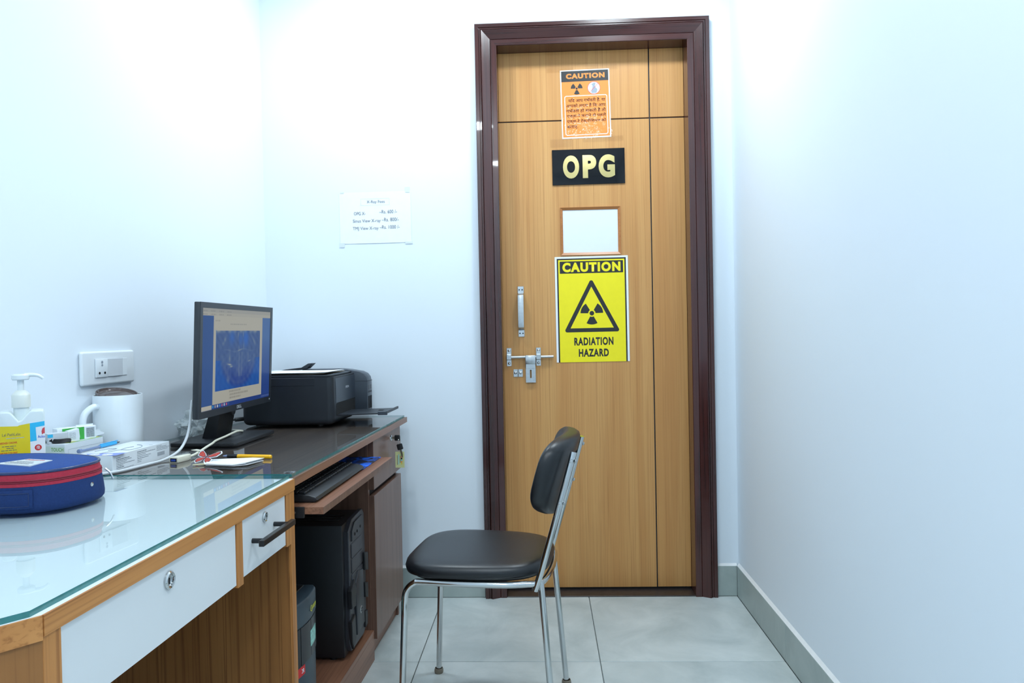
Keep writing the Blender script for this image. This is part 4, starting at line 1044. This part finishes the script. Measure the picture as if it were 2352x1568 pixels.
# ------------------------------------------------------------------ things on the desks
# gloves box
gb0 = (-1.16, 1.875, ZG)
gb = dthing('glove_box', gb0, 'flat white carton with stethoscope drawing and small print', 'box', extra=R(-2.6))
gx0, gx1, gy0, gy1, gh = -1.211, -1.104, 1.748, 1.990, .0440
MB(gb0).box(gx0, gx1, gy0, gy1, ZG + .0004, ZG + gh, .0008, 1).build('carton', whitep_m, gb)
UY = (0, 1, 0)
m = MB(gb0)
def bars(m, o, ux, uy, rows, mi=0):
    for a0, a1, b_, th in rows:
        x = a0
        while x < a1:
            l = min(random.uniform(.003, .009), a1 - x); flat(m, rect(x, x + l, b_ - th / 2, b_ + th / 2), o, ux, uy, .0003, mi); x += l + .0011
rows = []
for k, (l, th) in enumerate(((.016, .0012), (.052, .0018), (.060, .0012), (.040, .0012), (.072, .0013), (.026, .0014), (.030, .0018), (.068, .0009))): rows.append((.014, .014 + l, .0345 - .0040 * k, th))
for k, (l, th) in enumerate(((.040, .0018), (.078, .0012), (.035, .0012), (.058, .0012), (.048, .0014), (.018, .0012), (.016, .0012))): rows.append((.098, .098 + l, .0365 - .0043 * k, th))
for k, l in enumerate((.024, .046, .058, .052)): rows.append((.182, .182 + l, .0385 - .0038 * k, .0012))
bars(m, (gx1, gy0, ZG), UY, UZ, rows)
for k in range(16): flat(m, rect(.186 + k * .0020, .186 + k * .0020 + (.0006 if k % 3 else .0012), .0115, .0215), (gx1, gy0, ZG), UY, UZ, .0003)
m.build('small_print', inknote_m, gb)
m = MB(gb0); flat(m, [(0, 0), (.115, 0), (.115, .046), (.0, .018)], (gx0, gy0, ZG + gh), UX, UY, .0003); m.build('periwinkle_band', purple_m, gb)
for cx_, cy_ in ((.020, .007), (.052, .011), (.086, .012)):
    m = MB(gb0); flat(m, [(cx_ + a, cy_ + b_) for a, b_ in arc(0, 0, .0125, 0, 345, 23)], (gx0, gy0, ZG + gh), UX, UY, .0006); oc = m.build('icon_disc', paper_m, gb)
    m = MB(gb0); flat(m, rect(cx_ - .006, cx_ - .001, cy_ - .001, cy_ + .001), (gx0, gy0, ZG + gh), UX, UY, .0009); flat(m, rect(cx_ + .001, cx_ + .006, cy_, cy_ + .002), (gx0, gy0, ZG + gh), UX, UY, .0009); m.build('icon_mark', greypic_m, oc)
m = MB(gb0); tz = ZG + gh + .0006
m.tube([(gx0 + .052, gy0 + .02, tz), (gx0 + .060, gy0 + .05, tz), (gx0 + .070, gy0 + .085, tz), (gx0 + .094, gy0 + .085, tz), (gx0 + .098, gy0 + .125, tz), (gx0 + .080, gy0 + .160, tz), (gx0 + .060, gy0 + .170, tz)], .0008, 6)
m.tube([(gx0 + .070, gy0 + .085, tz), (gx0 + .064, gy0 + .115, tz), (gx0 + .070, gy0 + .140, tz)], .0008, 6)
m.tube([(gx0 + .018, gy0 + .06, tz), (gx0 + .026, gy0 + .10, tz), (gx0 + .046, gy0 + .105, tz), (gx0 + .044, gy0 + .075, tz)], .0008, 6)
m.build('stethoscope_drawing', greypic_m, gb)
m = MB(gb0); flat(m, rect(.094, .104, .168, .172), (gx0, gy0, ZG + gh), UX, UY, .0003)
bars(m, (gx0, gy0, ZG + gh), UX, UY, [(.012, .09, .232, .0012), (.012, .10, .240, .0012), (.012, .085, .248, .0012)]); m.build('top_print', inkpale_m, gb)
MB(gb0).raw([(gx0 + .052, gy0 - .0003, ZG + .040), (gx0 + .084, gy0 - .0003, ZG + .003), (gx0 + .080, gy0 - .012, ZG + .0012), (gx0 + .044, gy0 - .010, ZG + .036)], [[0, 1, 2, 3]]).build('end_flap', whitep2_m, gb)
# touch box
tb0 = (-1.3, 1.868, ZG)
tb = dthing('test_kit_box', tb0, 'white carton with green TOUCH lettering under the small boxes', 'box', extra=R(-4))
tx0, tx1, ty0, ty1, tz1 = -1.345, -1.260, 1.797, 1.938, .8275
MB(tb0).box(tx0, tx1, ty0, ty1, ZG + .0004, tz1, .0007, 1).build('carton', whitep_m, tb)
m = MB(tb0); flat(m, rect(.0, .085, .004, .060), (tx0, ty0, ZG), UX, UZ, .0002); m.build('front_tint', mint_m, tb)
lettering('TOUCH', tgreen_m, tb, (tx1 - .038 - tb0[0], ty0 - tb0[1], .0470), UX, UZ, .034, .0095, .018, lift=.0005)
lettering('t Plus Simple', lgreen_m, tb, (tx1 - .041 - tb0[0], ty0 - tb0[1], .0365), UX, UZ, .037, .0070, .0, lift=.0005)
m = MB(tb0); flat(m, [(.085, .018), (.085, .141), (.080, .141), (.080, .022), (.037, .02), (.037, .018)], (tx0, ty0, tz1), UX, UY, .0003); m.build('green_line', lgreen_m, tb)
m = MB(tb0); flat(m, [(.050, .024), (.078, .024), (.078, .065), (.058, .060)], (tx0, ty0, tz1), UX, UY, .0003); flat(m, [(.052, .10), (.079, .104), (.079, .140), (.062, .140)], (tx0, ty0, tz1), UX, UY, .0003); m.build('yellow_print', pyel_m, tb)
m = MB(tb0); o_ = (tx1, ty0, ZG)
for a in (rect(.012, .140, .020, .0206), rect(.012, .140, .050, .0506), rect(.012, .0126, .020, .050), rect(.1394, .140, .020, .050)): flat(m, a, o_, UY, UZ, .0003)
m.build('side_panel_print', inkpale_m, tb)
# two small cartons on it
sc0 = (-1.290, 1.892, tz1)
sc = dthing('medicine_carton', sc0, 'small white carton with green panel and dosage print', 'box', extra=R(58))
MB().box(-.062, .034, -.014, .014, .0004, .0335, .0006, 1).build('carton', whitep_m, sc)
m = MB(); flat(m, rect(-.050, .004, .0005, .0325), (0, -.014, 0), UX, UZ, .0003); m.build('green_panel', green_m, sc)
m = MB(); flat(m, rect(.009, .030, .004, .029), (0, -.014, 0), UX, UZ, .0003); m.build('print_frame', inkpale_m, sc)
m = MB(); bars(m, (.010, -.014, 0), UX, UZ, [(0, .018, .027 - .0026 * k, .001) for k in range(9)]); m.build('dosage_print', inkgrey_m, sc)
MB().prism([(.034, .004), (.054, .008), (.056, .0105), (.050, .014), (.034, .020)], 'y', -.0135, -.0125).build('open_flap', whitep_m, sc)
MB().prism([(-.010, .0), (.034, .002), (.034, .004), (-.01, .003)], 'z', .0335, .0372).build('top_flap', whitep_m, sc)
td0 = (-1.290, 1.838, tz1)
td = dthing('tube_carton', td0, 'small plain white carton lying before the green one', 'box', extra=R(50))
MB().box(-.046, .000, -.012, .012, .0004, .0260, .0006, 1).build('carton_end', whitep2_m, td)
MB().prism([(.000, .001), (.026, .0004), (.0275, .012), (.0255, .0325), (.000, .0275)], 'y', -.0125, .0125, .0008, 1).build('carton', whitep_m, td)
m = MB(); bars(m, (.003, -.0125, 0), UX, UZ, [(0, .015, .023 - .0024 * k, .0009) for k in range(8)]); m.build('dosage_print', inkpale_m, td)
m = MB(); flat(m, rect(-.046, -.034, .016, .024), (0, -.012, 0), UX, UZ, .0003, 0); flat(m, [(-.044, .008), (-.036, .004), (-.036, .013)], (0, -.012, 0), UX, UZ, .0004, 1); m.build('corner_print', [lcyan_m, ink_m], td)
# black cord bundle on the touch box
bc0 = (-1.27, 1.80, tz1); DC = .018
m = MB(bc0)
for k in range(5):
    z_ = tz1 + .0032 + .0028 * (k % 3); d_ = .0022 * k
    m.tube([(-1.335, 1.790 + d_ + DC, z_), (-1.312, 1.786 + d_ * .7 + DC, z_ + .001), (-1.290, 1.788 + d_ * .5 + DC, z_), (-1.274, 1.796 + d_ * .6 + DC, z_ + .001), (-1.268, 1.802 + d_ * .4 + DC, z_)], .0026, 8)
m.tube([(-1.335, 1.797 + DC, tz1 + .012), (-1.320, 1.795 + DC, tz1 + .016), (-1.306, 1.798 + DC, tz1 + .013)], .005, 8)
dmesh(m, 'cord_bundle', black_m, bc0, 'coiled black cord lying on the white TOUCH carton', 'cord')
# blue pen on the gloves box
bp0 = (-1.215, 1.87, ZG + gh)
pn = dthing('ballpoint_pen', bp0, 'blue ballpoint pen lying on the flat white carton', 'pen', extra=R(-1.5))
pz = .0052
MB().tube([(0, -.085, pz), (0, -.010, pz)], .0036, 12, smooth=0).build('barrel', pennavy_m, pn)
MB().lathe([(0, -.006), (.005, -.005), (.0058, 0), (.005, .005), (0, .006)], (0, -.088, .0060), 14, (0, 1, 0)).build('end_cap', pennavy_m, pn)
MB().tube([(0, -.012, pz), (0, .055, pz)], .0047, 12, smooth=0).build('grip_sleeve', penblue_m, pn)
MB().tube([(0, .055, pz), (0, .072, pz)], [.0042, .0010], 12, smooth=0).build('tip', inkgrey_m, pn)
MB().box(-.0016, .0016, -.008, .064, pz + .0046, pz + .0066, .0004, 1).build('clip', penblue_m, pn)
# mug and lid
mg0 = (-1.266, 2.024, ZG)
mg = dthing('mug', mg0, 'big white mug standing against the wall under the socket', 'mug')
mr_, mh = .0635, .172
MB().lathe([(0, .0008), (mr_ * .92, .0008), (mr_ * .97, .006), (mr_, .02), (mr_, mh - .002), (mr_ - .0015, mh), (mr_ - .0035, mh - .001), (mr_ - .004, .012), (0, .010)], n=48).build('mug_body', mug_m, mg, 50)
hd_ = Vector((-.34, -.94, 0)).normalized()
MB().tube([hd_ * .058 + Vector((0, 0, .142)), hd_ * .078 + Vector((0, 0, .1425)), hd_ * .100 + Vector((0, 0, .128)), hd_ * .108 + Vector((0, 0, .108)), hd_ * .106 + Vector((0, 0, .090)), hd_ * .090 + Vector((0, 0, .075)), hd_ * .058 + Vector((0, 0, .074))], .0088, 14, smooth=6).build('handle', mug_m, mg, 60)
ld = MB().lathe([(0, .004), (.030, .005), (.044, .002), (.048, .003), (.0505, .008), (.0535, .008), (.0545, .003), (.052, -.002), (.048, -.010), (0, -.010)], n=44).build('lid', lid_m)
ld.rotation_euler = (Matrix.Rotation(R(6), 3, Vector((-.53, .85, 0))) @ Matrix.Rotation(R(13), 3, Vector((.85, .53, 0)))).to_euler()
ld['label'] = 'smoky brown tilted lid'; ld.parent = mg; ld.location = (-.002, -.0015, mh - .0035)
# pump bottle
bo0 = (-1.252, 1.632, ZG)
bo = dthing('pump_bottle', bo0, 'white hand sanitiser pump bottle with yellow label', 'bottle', extra=R(36))
sil = [(-.044, .002), (.044, .002), (.0445, .012), (.0445, .160), (.0425, .1670), (.038, .1685), (.020, .1685), (.015, .1660), (.000, .148), (-.006, .146), (-.020, .1660), (-.026, .1685), (-.038, .1685), (-.0425, .1670), (-.0445, .160), (-.0445, .012)]
sil = [(a - .0, b) for a, b in sil]
MB().prism(sil, 'y', -.028, .028, .004, 3).build('bottle_body', bottle_m, bo)
nk = -.0005
MB().lathe([(.0155, .140), (.0155, .178), (.0, .178)], (nk, 0, 0), 24).build('neck', bottle_m, bo)
MB().lathe([(.0, .1755), (.0185, .1755), (.0188, .177), (.0188, .203), (.0175, .2055), (.012, .212), (.0085, .2145), (0, .2145)], (nk, 0, 0), 28).build('collar', cap_m, bo)
MB().cyl((nk, 0, .213), (nk, 0, .240), .0062, .0068, 16).build('pump_stem', pump_m, bo)
MB().lathe([(0, .238), (.0155, .238), (.0175, .2405), (.0175, .2485), (.015, .2515), (0, .252)], (nk, 0, 0), 24).build('pump_head', pump_m, bo)
MB().tube([(nk + .008, 0, .2485), (.022, 0, .2490), (.034, 0, .2465), (.0435, 0, .2395)], [.0052, .0032], 10, smooth=4).build('nozzle', pump_m, bo)
LY = -.0283; lo_ = (0, LY, 0)
m = MB(); flat(m, [(-.0440, .014), (.0155, .014), (.0155, .140), (-.004, .137), (-.008, .135), (-.0440, .137)], lo_, UX, UZ, .0002); m.build('yellow_label', lyel_m, bo)
m = MB(); flat(m, rect(.0155, .0440, .014, .143), lo_, UX, UZ, .0002); m.build('white_label', paper_m, bo)
m = MB(); flat(m, [(.0155, .098), (.0280, .0995), (.0265, .130), (.0440, .1325), (.0440, .143), (.0155, .140)], lo_, UX, UZ, .0004); m.build('cyan_print', lcyan_m, bo)
lettering('Acito', lblue_m, bo, (.0300, LY, .1050), UX, UZ, .0140, .0065, .02, lift=.0004)
m = MB(); flat(m, [(.0385, .112), (.0405, .1145), (.0440, .1150), (.0440, .1290), (.0395, .1265), (.0375, .120)], lo_, UX, UZ, .0004); m.build('picture_print', pink_m, bo)
m = MB(); flat(m, arc(.0305, .0835, .0068, 0, 345, 23), lo_, UX, UZ, .0004); rl = m.build('round_logo', red_m, bo)
lettering('fB', paper_m, bo, (.0272, LY, .0800), UX, UZ, .0068, .0075, .0, lift=.0007)
lettering('Lal PathLabs', inkgrey_m, bo, (-.0370, LY, .1140), UX, UZ, .0340, .0065, .0, lift=.0004)
lettering('ARDASH CHOWK', red_m, bo, (-.0420, LY, .0965), UX, UZ, .0330, .0045, .02, lift=.0004)
lettering('ARDHI COLONY', red_m, bo, (-.0420, LY, .0735), UX, UZ, .0330, .0045, .02, lift=.0004)
m = MB(); bars(m, (-.042, LY, 0), UX, UZ, [(.004, .03, .091, .0014), (.012, .026, .0865, .0014), (.002, .031, .082, .0014)]); m.build('small_print', inkgrey_m, bo)
m = MB(); bars(m, (-.030, LY, 0), UX, UZ, [(.0, .034, .109, .0014)]); m.build('tagline_print', inkpale_m, bo)
# blue zipped case
pu0 = (-1.13, 1.455, ZG)
pu = dthing('zipped_case', pu0, 'blue oval canvas case with red zip on the white desk', 'case', extra=R(-12))
def cap(z, s, nx_=.170, ny_=.118, e=2.55, n=64, dx=0):
    out = []
    for k in range(n):
        a = 2 * math.pi * k / n; c, s_ = math.cos(a), math.sin(a)
        x = abs(c) ** (2 / e) * (1 if c > 0 else -1); y = abs(s_) ** (2 / e) * (1 if s_ > 0 else -1)
        out.append((x * (nx_ - (1 - s) * .118) + dx, y * (ny_ * s + 0), z))
    return out
MB().loft([cap(.0008, .90), cap(.001, .965), cap(.006, .998), (cap(.014, 1.005)), cap(.030, .992), cap(.047, .972), cap(.0515, .966)]).build('lower_shell', navyd_m, pu, 50)
zt = MB().loft([cap(.0505, .964), cap(.0512, .972), cap(.057, .968), cap(.0575, .960), cap(.0600, .958), cap(.0605, .962), cap(.0645, .956), cap(.0650, .948), cap(.0660, .948), cap(.0735, .938), cap(.0742, .928)]).build('zip_band', zip_m, pu, 25)
MB().tube([Vector(q) for q in cap(.0588, .9655)], .0012, 6, True, smooth=0).build('zip_teeth', zipd_m, zt)
MB().tube([Vector(q) for q in cap(.0620, .9605)], .0012, 6, True, smooth=0).build('zip_teeth', zipd_m, zt)
MB().tube([Vector(q) for q in cap(.0765, .930)], .0030, 10, True, smooth=0).build('piping', navypipe_m, pu, 60)
MB().loft([cap(.072, .925), cap(.0775, .915), cap(.0800, .86), cap(.0815, .72), cap(.0825, .5), cap(.083, .25)]).build('lid_panel', navy_m, pu, 60)
lb = MB().raw([(-.070 + .10 * 0, -.045, .0842), (.052, -.048, .0838), (.040, .020, .0846), (-.052, .024, .0846)], [[0, 1, 2, 3]])
lbp = MB().prism([(-.004, -.044), (.094, -.052), (.082, .010), (.016, .014)], 'z', .0815, .0843).build('paper_label', whitep2_m, pu)
lettering('Onkasteride', red_m, pu, (.020, .000, .0844), (.99, -.04, 0), (.0, 1, 0), .052, .0085, .02, lift=.0003)
m = MB(); bars(m, (.006, -.048, .0843), (.99, -.06, 0), UY, [(.012, .060, .034, .003), (.006, .070, .024, .003), (.004, .070, .014, .003)]); m.build('label_print', inkgrey_m, pu)
def on_shell(deg, z, out):
    c, s_ = math.cos(R(deg)), math.sin(R(deg)); e = 2.55
    return Vector(((.170 + out) * abs(c) ** (2 / e) * (1 if c > 0 else -1), (.117 + out) * abs(s_) ** (2 / e) * (1 if s_ > 0 else -1), z))
m = MB(); ks = [-86 + 3.2 * k for k in range(15)]
m.loft([[on_shell(d, .010, -.002), on_shell(d, .010, .0022), on_shell(d, .0135, .0034), on_shell(d, .042, .0016), on_shell(d, .0455, .0004), on_shell(d, .0455, -.006)] for d in ks]).build('strap_patch', navyd_m, pu)
m = MB()
for z in (.0155, .0400): m.tube([on_shell(d, z, .0034 if z < .02 else .0022) for d in ks[:-1]], .0007, 6, smooth=0)
m.tube([on_shell(ks[-2], .0155, .0034), on_shell(ks[-2], .040, .0022)], .0007, 6, smooth=0).build('stitching', navypipe_m, pu)
rv_ = on_shell(7, .036, -.0025)
MB().lathe([(0, .0015), (.0018, .0016), (.0022, .0022), (.0042, .0018), (.0046, 0), (.0046, -.004)], rv_, 16, (1, .10, 0)).build('eyelet', chrome_m, pu)
MB().tube([(.158, .066, .060), (.167, .070, .050), (.172, .072, .038)], .0020, 8).build('zip_pull', steel_m, pu)
# crumpled plastic bag behind the monitor
bg0 = (-1.235, 2.41, ZG)
m = MB(bg0); b = bmesh.new(); bmesh.ops.create_icosphere(b, subdivisions=4, radius=1)
rnd = random.Random(3)
from mathutils import noise as mn_noise
for v in b.verts:
    d = v.co.normalized(); k = mn_noise.noise(d * 2.3 + Vector((5, 1, 2))) * .45 + abs(mn_noise.noise(d * 5.1)) * .35 + mn_noise.noise(d * 11) * .12
    rr = 1 + k
    v.co = Vector((-1.245 + d.x * .036 * rr, 2.415 + d.y * .070 * rr, ZG + max(.001, .036 + d.z * .040 * rr)))
for f in b.faces: f.smooth = False
m._merge(b)
dmesh(m, 'plastic_bag', bagfilm, bg0, 'crumpled clear plastic bag behind the monitor stand', 'plastic bag', angle=28)
# note slips
nt0 = (-.875, 1.865, ZG)
ns = dthing('note_slips', nt0, 'pile of small white note slips beside the yellow pen', 'papers')
sl = [(-.958, 1.900), (-.925, 1.842), (-.845, 1.828), (-.818, 1.842), (-.800, 1.905), (-.84, 1.925)]
for k in range(5):
    dx, dy = .003 * math.sin(k * 2), .003 * math.cos(k * 3); cz_ = ZG + .0006 + k * .0013
    V = []
    for h_ in (0, .0006):
        for i, (a, b_) in enumerate(sl):
            V.append((a + dx, b_ + dy, cz_ + h_ + (.0022 * k * .25 if i in (3, 4) else 0)))
    n_ = len(sl); F = [list(range(n_)), list(range(n_, 2 * n_))] + [[i, (i + 1) % n_, n_ + (i + 1) % n_, n_ + i] for i in range(n_)]
    MB(nt0).raw(V, F).build('slip', paper_m, ns)
# butterfly sticker leaning on the slips
bf0 = (-.945, 1.888, ZG + .0125)
bf = dthing('butterfly_cutout', bf0, 'red butterfly paper cutout lying on the white note slips', 'decoration', extra=R(-18))
bf.rotation_euler.x = R(30)
def wing(sx, top):
    return [(0, .002 * top), (sx * .012, .014 * top), (sx * .030, .026 * top), (sx * .036, .020 * top), (sx * .030, .006 * top), (sx * .010, 0)] if top > 0 else [(0, 0), (sx * .012, -.001), (sx * .024, -.006), (sx * .025, -.015), (sx * .016, -.022), (sx * .004, -.012)]
for sx in (-1, 1):
    for top in (1, -1):
        wpts = wing(sx, top); cxm = sum(a for a, _ in wpts) / 6; czm = sum(b_ for _, b_ in wpts) / 6
        wg = MB().prism([(cxm + (a - cxm) * 1.14, czm + (b_ - czm) * 1.14) for a, b_ in wpts], 'z', .0010, .0024).build('wing', paper_m, bf)
        MB().prism([(cxm + (a - cxm) * .98, czm + (b_ - czm) * .98) for a, b_ in wpts], 'z', .0020, .0027).build('wing_edge', wingd_m, wg)
        MB().prism([(cxm + (a - cxm) * .80, czm + (b_ - czm) * .80) for a, b_ in wpts], 'z', .0022, .0030).build('wing_colour', wing_m, wg)
MB().tube([(0, -.016, .0026), (0, .012, .0026)], .0014, 8, smooth=0).build('insect_body', wingd_m, bf)
# cream stick poking out under the slips
st0 = (-.93, 1.852, ZG)
m = MB(st0).tube([(-.956, 1.838, ZG + .0032), (-.915, 1.857, ZG + .0032)], [.0018, .0032], 10, smooth=0)
dmesh(m, 'wooden_stick', tan_m, st0, 'cream wooden stick poking out from the note slips', 'stick')
# yellow pen
yp0 = (-.86, 1.95, ZG)
yp = dthing('yellow_pen', yp0, 'yellow pen with black grip behind the note slips', 'pen', extra=R(-8))
pzz = ZG + .0058 - ZG
MB().tube([(-.030, 0, pzz), (.066, 0, pzz)], .0056, 16, smooth=0).lathe([(.0056, 0), (.0045, .003), (0, .0042)], (.066, 0, pzz), 16, (1, 0, 0)).build('barrel', penyel_m, yp)
MB().tube([(-.060, 0, pzz), (-.030, 0, pzz)], .0054, 16, smooth=0).build('grip', blackg_m, yp)
MB().tube([(-.074, 0, pzz), (-.060, 0, pzz)], [.0018, .0046], 14, smooth=0).build('cone', pennavy_m, yp)
